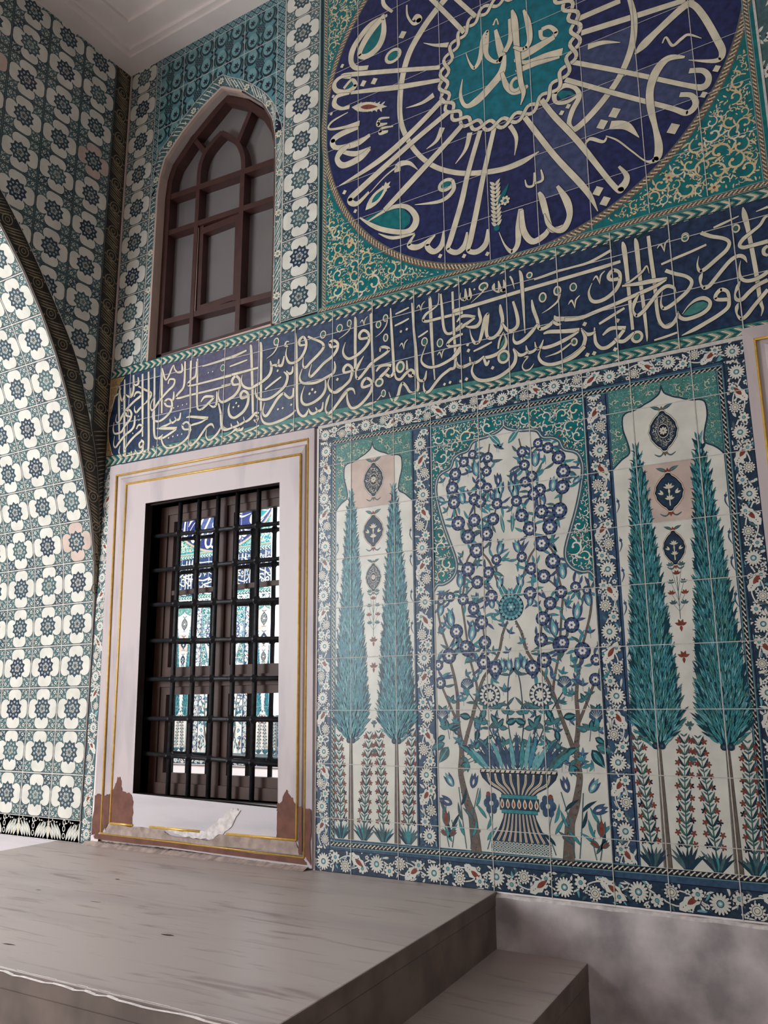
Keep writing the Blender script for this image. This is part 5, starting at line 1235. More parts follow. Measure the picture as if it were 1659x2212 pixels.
TREE = {"fl":[[2.543,2.346,0.0255],[2.589,2.376,0.0222],[2.495,2.293,0.0306],[2.477,2.226,0.0317],[2.668,2.348,0.0251],[2.659,2.283,0.025],[2.626,2.225,0.0249],[2.659,2.203,0.0235],[2.485,2.155,0.0315],[2.591,2.156,0.0279],[2.622,2.14,0.0278],[2.706,2.12,0.0256],[2.504,2.051,0.0341],[2.588,2.056,0.0307],[2.684,2.05,0.0291],[2.553,1.981,0.0337],[2.648,1.985,0.0315],[2.692,1.86,0.0237],[2.548,1.828,0.0331],[2.65,1.804,0.0267],[2.593,1.764,0.0298],[2.452,1.706,0.0229],[2.403,1.689,0.0181],[2.518,1.69,0.0268],[2.661,1.694,0.0293],[2.57,1.644,0.0283],[2.608,1.58,0.0303],[2.479,1.545,0.0324],[2.62,1.489,0.0299],[2.524,1.473,0.0291],[2.595,1.912,0.0351],[2.438,1.435,0.034],[2.533,1.464,0.0348],[2.61,1.401,0.0314],[2.666,1.37,0.0327],[2.39,1.314,0.0262],[2.382,1.395,0.0235]],"br":[[[2.548,0.593,0.0475],[2.539,0.683,0.043],[2.532,0.743,0.0382],[2.508,0.803,0.0335],[2.492,0.864,0.027],[2.481,0.927,0.0231],[2.488,0.995,0.0222],[2.488,1.048,0.0202],[2.478,1.106,0.0182],[2.474,1.171,0.0162],[2.476,1.247,0.0141],[2.463,1.334,0.0121],[2.446,1.401,0.01]],[[2.5,1.027,0.019],[2.523,1.096,0.0159],[2.55,1.171,0.016],[2.578,1.262,0.014],[2.608,1.331,0.0119],[2.642,1.373,0.0108],[2.687,1.442,0.0108],[2.708,1.52,0.0098],[2.734,1.576,0.0076]],[[2.47,1.144,0.0118],[2.441,1.203,0.0098],[2.405,1.28,0.0088],[2.393,1.308,0.0077]],[[2.578,1.267,0.0097],[2.568,1.326,0.0087],[2.546,1.409,0.0077],[2.536,1.475,0.0077],[2.519,1.61,0.0079],[2.512,1.679,0.0079],[2.531,1.78,0.0069],[2.543,1.865,0.0069],[2.577,1.923,0.0069],[2.553,1.981,0.0058]],[[2.432,1.471,0.009],[2.412,1.529,0.0079],[2.394,1.592,0.008],[2.386,1.656,0.0081],[2.398,1.736,0.007]],[[2.716,1.701,0.01],[2.694,1.758,0.0089],[2.661,1.846,0.0079],[2.626,1.895,0.0057]],[[2.554,1.989,0.007],[2.511,2.053,0.0059],[2.493,2.109,0.006],[2.485,2.158,0.006],[2.477,2.226,0.006],[2.495,2.293,0.0061],[2.543,2.346,0.0061],[2.589,2.376,0.0054]],[[2.553,1.981,0.0058],[2.588,2.056,0.0059],[2.591,2.156,0.0047]],[[2.602,1.915,0.0058],[2.648,1.985,0.0058],[2.684,2.05,0.0058],[2.706,2.12,0.0046]],[[2.626,2.225,0.0053],[2.659,2.283,0.0053],[2.668,2.348,0.0054],[2.68,2.412,0.0042]],[[2.62,1.489,0.0055],[2.608,1.58,0.0055],[2.57,1.644,0.0056]],[[2.65,1.804,0.0051],[2.593,1.764,0.0051],[2.548,1.725,0.0051],[2.518,1.69,0.0051]],[[2.524,1.473,0.0055],[2.488,1.531,0.005]]],"lf":[[2.407,1.133,130.0,0.0515],[2.438,1.106,20.0,0.0484],[2.406,1.079,210.0,0.0485],[2.533,1.012,150.0,0.0526],[2.557,1.023,60.0,0.0472],[2.522,0.97,240.0,0.0498],[2.574,0.992,0.0,0.0469],[2.538,1.16,170.0,0.0587],[2.586,1.15,60.0,0.0583],[2.572,1.107,260.0,0.0502],[2.668,1.134,130.0,0.0497],[2.709,1.134,20.0,0.0572],[2.672,1.082,260.0,0.0468],[2.607,1.251,110.0,0.0481],[2.618,1.224,250.0,0.0426],[2.642,1.082,200.0,0.0313],[2.405,1.047,200.0,0.0751],[2.423,1.031,235.0,0.0855]],"tu":[[2.443,0.862,125.0,0.068,0],[2.536,0.858,75.0,0.0671,1],[2.435,0.787,160.0,0.0675,1],[2.404,0.694,92.0,0.0671,2],[2.403,0.653,140.0,0.0359,2],[2.418,0.654,35.0,0.041,2],[2.736,1.36,95.0,0.0585,0],[2.707,1.366,100.0,0.0534,0],[2.67,1.324,120.0,0.0481,1],[2.709,2.128,85.0,0.0755,0],[2.608,2.267,95.0,0.0776,0],[2.504,1.745,85.0,0.0744,0],[2.457,1.566,100.0,0.079,0],[2.553,1.5,80.0,0.0775,0],[2.705,1.881,75.0,0.0622,0],[2.533,2.14,100.0,0.0713,0],[2.719,2.203,95.0,0.0643,1],[2.436,2.165,150.0,0.0483,0],[2.784,2.159,92.0,0.0692,0],[2.699,1.724,80.0,0.0612,0],[2.75,1.676,95.0,0.0495,0],[2.588,1.537,100.0,0.0609,1],[2.395,1.621,80.0,0.063,0],[2.665,1.638,100.0,0.0554,0],[2.626,2.33,50.0,0.054,1]],"sp":[[2.76,2.513],[2.752,2.49],[2.723,2.468],[2.666,2.452],[2.621,2.446],[2.588,2.434],[2.564,2.4],[2.521,2.391],[2.488,2.371],[2.47,2.329],[2.426,2.311],[2.399,2.286],[2.387,2.226],[2.402,2.139],[2.426,2.051],[2.456,1.965],[2.485,1.88],[2.485,1.827],[2.458,1.789],[2.418,1.77],[2.386,1.769],[2.362,1.739]],"tf":[[2.422,1.111,100.0,0.0431],[2.544,0.991,30.0,0.0445],[2.585,1.134,80.0,0.045],[2.673,1.118,60.0,0.0444],[2.618,1.224,120.0,0.0399],[2.441,1.231,60.0,0.0327],[2.519,0.964,200.0,0.0393],[2.665,1.202,100.0,0.0369],[2.716,1.176,80.0,0.0366],[2.599,1.039,60.0,0.0392],[2.699,1.046,110.0,0.0361],[2.396,1.182,120.0,0.0382]]}

# ------------------------------------------------------------------ inscription band
def pw(pts):
    def f(u):
        for a, b in zip(pts, pts[1:]):
            if u <= b[0]: break
        return a[1]+(b[1]-a[1])*(u-a[0])/(b[0]-a[0])
    return f
C_T1 = pw([(0, 3.372), (1, 3.348), (1.8, 3.329), (2.5, 3.316), (4.4, 3.303)]); C_T0 = pw([(0, 3.314), (1, 3.289), (1.8, 3.270), (2.5, 3.262), (4.4, 3.256)])
C_B1 = pw([(0, 2.784), (0.74, 2.764), (1.5, 2.737), (2.3, 2.727), (4.4, 2.722)]); C_B0 = pw([(0, 2.716), (0.74, 2.703), (1.5, 2.684), (2.3, 2.678), (4.4, 2.676)])
U1 = 4.42
bd = empty('inscription_band', (2.2, 0, 3.0), 'long dark blue tile band with two lines of cream calligraphy between chevron edges', 'inscription')
P = Paint(); P.box(0.0, 2.68, U1, 3.345, 'band_blue_glaze'); rb = random.Random(2)
BG = [0.0, 0.187, 0.463, 0.726, 0.995, 1.255, 1.518, 1.775, 2.032, 2.286, 2.546, 2.798, 3.056, 3.313, 3.572, 3.828, 4.09, 4.35, U1]
BH = [pw([(0, 2.70), (4.4, 2.68)]), pw([(0, 2.988), (1.8, 2.947), (4.4, 2.935)]), pw([(0, 3.250), (1.8, 3.196), (4.4, 3.18)]), pw([(0, 3.36), (4.4, 3.30)])]
for a, b in zip(BG, BG[1:]):
    for k in range(3):
        m = 'band_sheen_glaze' if (0.4 < a < 1.1 and k > 0) else rb.choice(['band_blue_glaze', 'band_blue_glaze', 'band_blue_light_glaze' if a < 1.9 else 'band_blue_glaze'])
        P.poly([(a, BH[k](a)), (b, BH[k](b)), (b, BH[k+1](b)), (a, BH[k+1](a))], m, 0.5)
rg = random.Random(9)
ends = [(0.0, 2.77), (0.0, 3.315), (0.135, 3.305), (0.085, 3.25), (0.050, 3.15), (0.018, 3.05), (0.012, 2.98), (0.020, 2.90), (0.040, 2.85), (0.060, 2.80), (0.085, 2.775)]
P.poly(ends, 'tan_glaze', 1); P.rib([p+(0.005,) for p in ends[2:]], 'ink_glaze', 1.5); P.rib([(p[0]-0.006, p[1], 0.004) for p in ends[2:]], 'warm_cream_glaze', 1.5)
arabesque(P, inpoly(ends), (0, 2.77, 0.14, 3.32), rg, 0.03, 60, ['warm_cream_glaze', 'tomato_glaze'], 2, 'brown_glaze')
# dark leaves painted on the blue near the right end
for x, z, a, L in ((3.40, 3.235, 0.35, 0.14), (3.34, 3.235, 2.5, 0.14)):
    P.leaf(x, z, a, L, 0.035, 'green_black_glaze', 1.5, bend=0.5, vein='dull_green_glaze')
P.build('field', bd)
P = Paint(); calligraphy(P, DATA_BAND, 'cream_glaze', 'ink_glaze', 0.00025); 
P.lift = 0.0021
for pts in ([(3.597, 2.830), (3.613, 2.846), (3.637, 2.865), (3.659, 2.873), (3.686, 2.870), (3.702, 2.856), (3.700, 2.844), (3.678, 2.832), (3.652, 2.824), (3.622, 2.822)],
            [(2.780, 2.933), (2.762, 2.906), (2.749, 2.875), (2.768, 2.888), (2.779, 2.910)], [(2.750, 2.848), (2.774, 2.841), (2.789, 2.821), (2.769, 2.822), (2.758, 2.832)]):
    P.poly(pts, 'sea_green_glaze', 0)
P.build('lettering', bd)
P = Paint(); chevrons(P, 0.0, U1, C_T0, C_T1, 'tan_glaze', 3); P.build('chevron_border', bd)
P = Paint(); chevrons(P, 0.0, U1, C_B0, C_B1, 'tomato_glaze', 3); P.build('chevron_border', bd)
P = Paint(); P.lift = 0.0034
for u in BG[1:-1]: P.poly([(u-0.0022, C_B0(u)), (u+0.0022, C_B0(u)), (u+0.0022, C_T1(u)), (u-0.0022, C_T1(u))], 'grout', 0)
for f in (BH[1], BH[2]):
    for a, b in zip(BG, BG[1:]): P.poly([(a, f(a)-0.0018), (b, f(b)-0.0018), (b, f(b)+0.0018), (a, f(a)+0.0018)], 'grout', 0.1)
P.build('grout_lines', bd)

# ------------------------------------------------------------------ round calligraphy panel
CX, CZ, CR = 2.860, 4.482, 1.136
RU0, RU1 = 1.672, 4.012
rp = empty('round_calligraphy_panel', (CX, 0, CZ), 'square tile panel with round deep-blue disc of cream calligraphy around a turquoise centre', 'tile panel')
P = Paint(); P.clip = [(0, -1, -ZC)]
P.box(RU0, 3.335, RU1, ZC, 'turquoise_glaze'); P.rect(RU0, 3.318, RU1, ZC, 'turquoise_glaze', 0.5)
P.rect(RU0, 3.318, RU0+0.045, ZC, 'green_black_glaze', 1)
inside = lambda x, y: hypot(x-CX, y-CZ) > CR+0.045 and RU0+0.05 < x < RU1-0.045 and C_T1(x)+0.045 < y < ZC
rs = random.Random(14)
for bx in ((1.70, 3.35, 2.75, 4.3), (2.9, 3.35, 4.0, 4.3), (1.70, 4.2, 2.2, ZC), (3.6, 4.2, 4.0, ZC)):
    arabesque(P, inside, bx, rs, 0.046, 3500, ['cream_glaze', 'warm_cream_glaze', 'warm_cream_glaze'], 1.5, 'green_black_glaze', gap=0.80)
for k in range(60):
    x = rs.uniform(RU0+0.06, RU1-0.06); y = rs.uniform(3.36, ZC)
    if inside(x+0.02, y) and inside(x-0.02, y): P.petals(x, y, 0.004, 0.026, 6, 0.014, 'warm_cream_glaze', 3); P.disc(x, y, 0.007, 'tomato_glaze', 3.5, 7)
P.build('spandrel', rp)
P = Paint(); P.clip = [(0, -1, -ZC)]
P.ell(CX, CZ, CR, CR, 'cobalt_glaze', 2, 120)
RGU = [1.944, 2.212, 2.472, 2.722, 2.978, 3.235, 3.497, 3.745, 3.997]; RGV = [3.590, 3.838, 4.087, 4.337, 4.590, 4.842, 5.094, 5.346, 5.6]
def chord(u): q = CR*CR-(u-CX)**2; return sqrt(q) if q > 0 else 0
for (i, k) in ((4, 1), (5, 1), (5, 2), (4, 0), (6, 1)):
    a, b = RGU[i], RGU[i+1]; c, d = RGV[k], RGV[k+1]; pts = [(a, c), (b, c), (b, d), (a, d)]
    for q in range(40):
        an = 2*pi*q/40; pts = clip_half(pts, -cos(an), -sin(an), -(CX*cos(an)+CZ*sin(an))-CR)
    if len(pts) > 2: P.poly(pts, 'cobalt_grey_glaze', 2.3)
P.build('disc', rp)
# cord around the disc and the borders of the square
P = Paint(); P.clip = [(0, -1, -ZC)]
def rope_ring(r, w, n, l, ground, c, dot):
    for k in range(120):
        a, b = 2*pi*k/120, 2*pi*(k+1)/120
        P.n = 0; P.poly([(CX+(r-w/2)*cos(a), CZ+(r-w/2)*sin(a)), (CX+(r-w/2)*cos(b), CZ+(r-w/2)*sin(b)), (CX+(r+w/2)*cos(b), CZ+(r+w/2)*sin(b)), (CX+(r+w/2)*cos(a), CZ+(r+w/2)*sin(a))], ground, l)
    for k in range(n):
        a = 2*pi*(k+0.5)/n; p = 2*pi*r/n
        T = lambda s, t: (CX+(r+t)*cos(a+s/r), CZ+(r+t)*sin(a+s/r))
        q = [(-0.62, -0.30), (-0.40, -0.36), (0.10, -0.02), (0.62, 0.22), (0.66, 0.30), (0.40, 0.36), (-0.12, 0.06), (-0.62, -0.18)]
        P.poly([T(x*p*0.9, y*w) for x, y in q], c, l+0.5); P.poly([T(p/2+x*p*0.16, y*w*0.11) for x, y in ((-1, 0), (0, -1), (1, 0), (0, 1))], dot, l+1)
P.clip.append((0, 1, 3.320)); rope_ring(CR+0.020, 0.038, 340, 3, 'brown_glaze', 'warm_cream_glaze', 'ink_glaze')
P.clip.pop(); rope(P, (RU0+0.040, 3.30), (RU0+0.040, ZC), 0.024, 4, 'brown_glaze', 'warm_cream_glaze', 'ink_glaze', pitch=0.02)
rope(P, (RU1-0.034, 3.30), (RU1-0.034, ZC), 0.024, 4, 'brown_glaze', 'warm_cream_glaze', 'ink_glaze', pitch=0.02)
for k in range(8):
    a = RU0+(RU1-RU0)*k/8; b = RU0+(RU1-RU0)*(k+1)/8; rope(P, (a, C_T1(a)+0.022), (b, C_T1(b)+0.022), 0.028, 4.5, 'brown_glaze', 'warm_cream_glaze', 'ink_glaze', pitch=0.021)
P.build('cord_border', rp)
P = Paint(); P.clip = [(0, -1, -ZC)]
QX, QZ, QR = 2.857, 4.452, 0.352
P.ell(QX, QZ, QR, QR, 'medallion_turquoise_glaze', 3, 72); P.build('centre_disc', rp)
P = Paint(); P.clip = [(0, -1, -ZC)]
calligraphy(P, DATA_ROUND, 'cream_glaze', 'ink_glaze', 0.0005, 'turquoise_glaze')
P.lift = 0.00048
for pts in FILLS_ROUND: P.poly(pts, 'turquoise_glaze', 0)
# feathery ornaments between the words
P.lift = 0.0023
def feather(x, z, a, L, w, m1, m2):
    P.leaf(x, z, a, L, w, m1, 0, edge='ink_glaze'); P.leaf(x+L*0.25*cos(a), z+L*0.25*sin(a), a, L*0.5, w*0.5, m2, 0.3)
    for k in range(6):
        t = 0.15+0.13*k
        for sg in (-1, 1): P.leaf(x+L*t*cos(a), z+L*t*sin(a), a+sg*0.9, L*0.16, w*0.25, m1, 0.1)
feather(*FE[0], 'cream_glaze', 'tomato_glaze'); feather(*FE[1], 'cream_glaze', 'turquoise_glaze')
x, z, L = FE[2]
for k in range(11):
    for sg in (-1, 1): P.leaf(x+0.0, z+L*k/11, pi/2+sg*0.75, 0.042, 0.017, 'cream_glaze', 0.2, edge='ink_glaze')
P.leaf(x+0.01, z+L*0.45, 1.0, 0.12, 0.026, 'turquoise_glaze', 0.5); P.daisy(x+0.05, z+L*0.5, 0.026, 7, 'cream_glaze', 'turquoise_glaze', 1); P.disc(x, z-0.01, 0.016, 'turquoise_glaze', 0.6)
P.build('lettering', rp)
# interlaced ring around the turquoise centre
P = Paint(); P.clip = [(0, -1, -ZC)]; NP = 15
for part in range(2*NP):
    for sg in (-1, 1):
        front = (part % 2 == 0) == (sg > 0)
        a0 = 2*pi*(part)/(2*NP); pts = []
        for k in range(9):
            a = a0+pi/NP*k/8; r = QR+0.014+sg*0.026*sin(NP*(a+pi/(2*NP))+part*0); pts.append((QX+r*cos(a), QZ+r*sin(a)))
        P.lift = 0.0017+(0.0002 if front else 0)+0.00008*(part % 2)
        P.n = 0; P.rib(pts, 'ink_glaze', 0, w=0.024, sub=2); P.n = 0; P.rib(pts, 'cream_glaze', 0.4, w=0.0195, sub=2)
P.build('interlaced_ring', rp)
P = Paint(); P.clip = [(0, -1, -ZC)]; P.lift = 0.0031
for u in RGU[:-1]: P.rect(u-0.0017, C_T1(u)+0.04, u+0.0017, ZC, 'grout', 0)
for v in RGV: P.rect(RU0+0.06, v-0.0013, RU1-0.05, v+0.0013, 'grout', 0.1)
P.rect(RU0, 3.34, RU0+0.006, ZC, 'pale_turquoise_glaze', 0); P.rect(RU1-0.004, 3.31, RU1+0.006, ZC, 'grout', 0)
P.build('grout_lines', rp)

# strip of blossom tiles at the far right of the round panel
P = Paint(); P.box(RU1+0.002, 3.32, 4.42, ZC, 'slate_glaze'); rr = random.Random(77); P.clip = [(1, 0, RU1+0.002), (0, 1, 3.31), (0, -1, -ZC)]
for k in range(420):
    x, z = rr.uniform(RU1+0.01, 4.4), rr.uniform(3.33, ZC); P.leaf(x, z, rr.random()*6.3, rr.uniform(0.03, 0.06), rr.uniform(0.012, 0.02), rr.choice(['pale_turquoise_glaze', 'cream_glaze', 'teal_dark_glaze', 'white_glaze']), 1+rr.random(), bend=rr.uniform(-1, 1))
for k in range(60): P.daisy(rr.uniform(RU1+0.01, 4.4), rr.uniform(3.33, ZC), 0.03, 8, 'white_glaze', 'tomato_glaze', 3)
P.clip = []; tag(P.build('leafy_tile_strip'), 'strip of grey-green leafy tiles at upper right edge beyond the round panel', 'tile field')

# ------------------------------------------------------------------ lower tile panels
AX = 2.754
mir = lambda u, v: (2*AX-u, v)
PB, PT = 0.443, 2.668
# outer floral frame with its cord
P = Paint(); P.box(1.684, PB, 3.826, PT, 'floral_blue_glaze')
rf = random.Random(31)
floral_strip(P, (1.729, PB), (1.729, PT), 0.082, rf, period=0.256)
floral_strip(P, (3.779, PB), (3.779, PT), 0.082, rf, period=0.256, ground='navy_glaze')
floral_strip(P, (1.688, 2.628), (3.82, 2.628), 0.080, rf, l=7, period=0.256, ground='navy_glaze')
floral_strip(P, (1.688, 0.497), (3.82, 0.497), 0.100, rf, l=7, period=0.300, ground='navy_glaze')
P.rect(1.688, PB-0.004, 3.826, PB+0.003, 'plaster_white', 13)
for a, b, w in (((1.788, 0.572), (1.788, 2.575), 0.020), ((3.720, 0.572), (3.720, 2.575), 0.020)): rope(P, a, b, w, 6)
for a, b, w in (((1.778, 2.574), (3.730, 2.560), 0.024), ((1.778, 0.573), (3.730, 0.590), 0.026)): rope(P, a, b, w, 12)
P.rect(1.776, 0.592, 3.73, 0.600, 'floral_blue_glaze', 12); P.rect(1.776, 2.548, 3.73, 2.556, 'floral_blue_glaze', 12)
fb = empty('floral_border_panel', (AX, 0, PB), 'blue floral border with twisted cord edging framing the cypress and tree panels', 'tile border')
P.build('field', fb)
GU = [1.896, 2.154, 2.368, 2.625, 2.883, 3.141, 3.354, 3.611]; GV = [0.690, 0.940, 1.193, 1.446, 1.696, 1.946, 2.196, 2.450]
P = Paint(); P.lift = 0.0038
for u in GU: P.rect(u-0.0019, PB, u+0.0019, PT, 'grout', 0)
for v in GV: P.rect(1.684, v-0.0016, 3.826, v+0.0016, 'grout', 0.1)
P.rect(1.676, PB, 1.690, PT, 'plaster_white', 0.2); P.rect(1.684, 2.664, 3.826, 2.681, 'grout', 0.3)
P.build('grout_lines', fb)

def medallion(P, x, z, hw, hh, kind, rng):
    def outline(k):
        pts = []
        for i in range(33):
            a = 2*pi*i/32; t = abs(sin(a)); r = hw*(1-t**1.8)*0.95+0.0; 
            px = hw*k*cos(a)*(0.86+0.14*cos(2*a)); pz = hh*k*sin(a)*(1.0 if abs(sin(a)) < 0.95 else 1.12)
            pts.append((x+px*(1+0.035*cos(14*a)), z+pz))
        return pts
    P.poly(outline(1.07), 'tomato_glaze' if kind else 'slate_glaze', 2); P.poly(outline(1.035), 'cream_glaze', 2.5); P.poly(outline(0.98), 'ink_glaze', 3); P.poly(outline(0.90), 'navy_glaze', 3.5)
    if rng.random() < 2 and kind == 1:
        for k, (dz, r) in enumerate(((0.30, 0.42), (-0.02, 0.42), (-0.34, 0.36))):
            for a in (0.35, 1.0, 1.57, 2.14, 2.8): P.leaf(x+(0.42*hw*(1 if a < 1.4 else -1) if k == 1 and abs(a-1.57) > 0.1 else 0), z+dz*hh-0.1*hh, a, hw*r, hw*0.15, 'cream_glaze', 4)
        P.rib([(x, z-0.8*hh), (x, z+0.2*hh)], 'cream_glaze', 4, w=0.004)
    else:
        f = inpoly(outline(0.86)); g = lambda u, v: f(u, v) and ((u-x)/(hw*0.42))**2+((v-z)/(hh*0.42))**2 > 1
        arabesque(P, g, (x-hw, z-hh, x+hw, z+hh), rng, 0.013, 500, ['cream_glaze', 'white_glaze'], 3.8, 'ink_glaze')
        P.ell(x, z, hw*0.40, hh*0.40, 'cream_glaze', 4); P.ell(x, z, hw*0.36, hh*0.36, 'ink_glaze', 4.2); P.petals(x, z, hw*0.06, hw*0.30, 8, hw*0.15, 'cream_glaze', 4.5); P.disc(x, z, hw*0.07, 'teal_glaze', 4.8, 8)
    for sg in (-1, 1):                                                  # leaves above, fleuron below
        P.leaf(x+sg*0.10*hw, z+1.15*hh, pi/2-sg*0.85, hw*0.75, hw*0.24, 'slate_glaze', 3, bend=-sg*0.5, edge='ink_glaze', vein='teal_light_glaze')
        P.rib([(x+sg*0.05*hw, z-1.22*hh, 0.003), (x+sg*0.4*hw, z-1.36*hh, 0.007), (x+sg*0.75*hw, z-1.22*hh, 0.003)], 'slate_glaze', 3)
    c = 'tomato_glaze' if kind else 'brown_glaze'
    for dz, s in ((1.16, 1), (-1.18, -1)):
        for a in (0.5, 1.57, 2.64): P.leaf(x, z+dz*hh, a*s, hw*0.30, hw*0.16, c, 3.5)

CYPA = [(2.312, 0.000), (2.26, 0.013), (2.15, 0.030), (1.94, 0.045), (1.70, 0.062), (1.445, 0.083), (1.28, 0.094), (1.20, 0.0985), (1.14, 0.094), (1.085, 0.048), (1.055, 0.010)]
def cyp_half(v):
    for a, b in zip(CYPA, CYPA[1:]):
        if v >= b[0]: return a[1]+(b[1]-a[1])*(v-a[0])/(b[0]-a[0])
    return 0.0
def cypress(x, top, wk, parent, tf, seed, right):
    r_ = random.Random(seed); P = Paint(); P.tf = tf; P.lift = 0.0014
    P.poly([(x-0.016, 0.600), (x+0.014, 0.600), (x+0.006, 1.06), (x-0.006, 1.06)], 'brown_glaze', 1); P.poly([(x-0.001, 0.600), (x+0.002, 0.600), (x+0.001, 1.06), (x-0.0005, 1.06)], 'cream_glaze', 1.5)
    for sg in (-1, 1):
        P.poly([(x+sg*0.016-0.001, 0.600), (x+sg*0.016+0.001, 0.600), (x+sg*0.007+0.0007, 1.06), (x+sg*0.007-0.0007, 1.06)], 'ink_glaze', 1.5)
        P.ring(x+sg*0.0125, 1.052, 0.009, 0.009, 0.006, 'navy_glaze', 5, 10)
    tr = P.build('cypress', parent)
    P = Paint(); P.tf = tf; k_ = (top-1.055)/(2.312-1.055)
    Z = lambda v: 1.055+(v-1.055)*k_
    base = [(x+sg*cyp_half(v)*wk*0.93, Z(v)) for sg, vs in ((1, [a[0] for a in CYPA]), (-1, [a[0] for a in CYPA[::-1]])) for v in vs]
    P.lift = 0.0014; P.poly(base, 'teal_dark_glaze', 1)
    fills = ['teal_glaze', 'teal_light_glaze', 'teal_glaze', 'teal_blue_glaze'] if not right else ['teal_glaze', 'teal_glaze', 'sea_green_glaze', 'teal_light_glaze']
    v = 2.29; P.lift = 0.0015; i = 0
    while v > 1.058:
        hw = cyp_half(v)*wk; n = max(1, int(hw/0.0092)); fan = 0.12+0.42*max(0, (1.28-v)/0.22)
        for j in range(-n, n+1):
            t = (j+r_.uniform(-0.35, 0.35)+(0.5 if i % 2 else 0))/(n+0.3)
            if abs(t) > 1.03: continue
            L = r_.uniform(0.040, 0.060)*(1 if v < 1.9 else 0.8); a = pi/2-t*fan*1.7-0.06*t+r_.uniform(-0.06, 0.06); w = r_.uniform(0.0090, 0.0118)
            P.lift += 2.5e-6
            edge_ = abs(t) > 0.8
            P.n = 0; P.leaf(x+t*hw*0.88, Z(v)-L*0.35, a, L, w, 'ink_glaze' if not edge_ else 'teal_dark_glaze', 0.6, bend=-t*0.3)
            P.n = 0; P.leaf(x+t*hw*0.88, Z(v)-L*0.35, a, L*0.93, w*0.78, r_.choice(fills) if not (edge_ and r_.random() < 0.4) else 'teal_dark_glaze', 0.62, bend=-t*0.3)
            if r_.random() < 0.10: P.n = 0; P.leaf(x+t*hw*0.95, Z(v)+L*0.2, a, L*0.5, w*0.8, 'teal_dark_glaze', 0.64)
        for sg in (-1, 1):                                              # hooked dark tips along the outline
            if i % 2 == (sg > 0) and v < 2.27:
                P.n = 0; q = x+sg*hw*0.97; z_ = Z(v); P.rib([(q-sg*0.010, z_-0.010, 0.007), (q+sg*0.002, z_+0.008, 0.005), (q+sg*0.014, z_+0.012, 0.0012)], 'teal_dark_glaze', 0.66, sub=4)
        v -= 0.0205; i += 1
    P.lift += 1e-5
    for sg in (-1, 1): P.disc(x+sg*0.0125, 1.052, 0.0135, 'ink_glaze', 1, 12); P.disc(x+sg*0.0125, 1.052, 0.011, 'navy_glaze', 1.2, 12); P.disc(x+sg*0.0125, 1.052, 0.004, 'slate_glaze', 1.4, 8)
    P.build('foliage', tr)
def stalk(x0, x1, z0, z1, parent, tf, seed):
    r_ = random.Random(seed); P = Paint(); P.tf = tf; P.lift = 0.0014
    pos = lambda t: (x0+(x1-x0)*t**1.6, z0+(z1-z0)*t)
    P.rib([pos(0)+(0.006,), pos(0.5)+(0.005,), pos(1)+(0.002,)], 'dull_green_glaze', 2)
    for k in range(9):
        a = pi/2-(k-4)*0.10; P.leaf(x0+(k-4)*0.0035, z0-0.002, a, r_.uniform(0.065, 0.10)*(1-0.05*abs(k-4)), 0.012, r_.choice(['slate_glaze', 'teal_dark_glaze', 'navy_glaze', 'teal_glaze']), 2.5+0.1*(k % 3), bend=-(k-4)*0.20, edge='ink_glaze')
    n = 10
    for k in range(n):
        t = 0.19+0.81*k/(n-1); x, z = pos(t); s = 1-0.35*t
        for sg in (-1, 1):
            P.leaf(x, z-0.014, pi/2-sg*0.85, 0.044*s+0.010, 0.0085, r_.choice(['slate_glaze', 'dull_green_glaze', 'teal_dark_glaze']), 2.5, bend=sg*0.7, edge='ink_glaze'); P.leaf(x, z+0.012, pi/2-sg*0.6, 0.030*s, 0.007, 'slate_glaze', 2.5, bend=-sg*0.5)
            if k % 1 == 0:
                fx, fz = x+sg*(0.027*s+0.004)*r_.uniform(0.85, 1.1), z+r_.uniform(-0.003, 0.003)
                P.petals(fx, fz, 0.0, 0.0125, 5, 0.0075, 'ink_glaze', 2.8, k); P.petals(fx, fz, 0.0, 0.0112, 5, 0.0062, 'tomato_glaze', 3, k)
    P.build('flower_stalk', parent)
SPL = [(2.025, 2.536), (2.036, 2.502), (2.060, 2.484), (2.078, 2.474), (2.100, 2.466), (2.115, 2.458), (2.135, 2.451), (2.151, 2.446), (2.179, 2.442), (2.198, 2.424), (2.200, 2.368), (2.185, 2.310), (2.180, 2.260), (2.212, 2.238), (2.235, 2.218), (2.257, 2.198)]
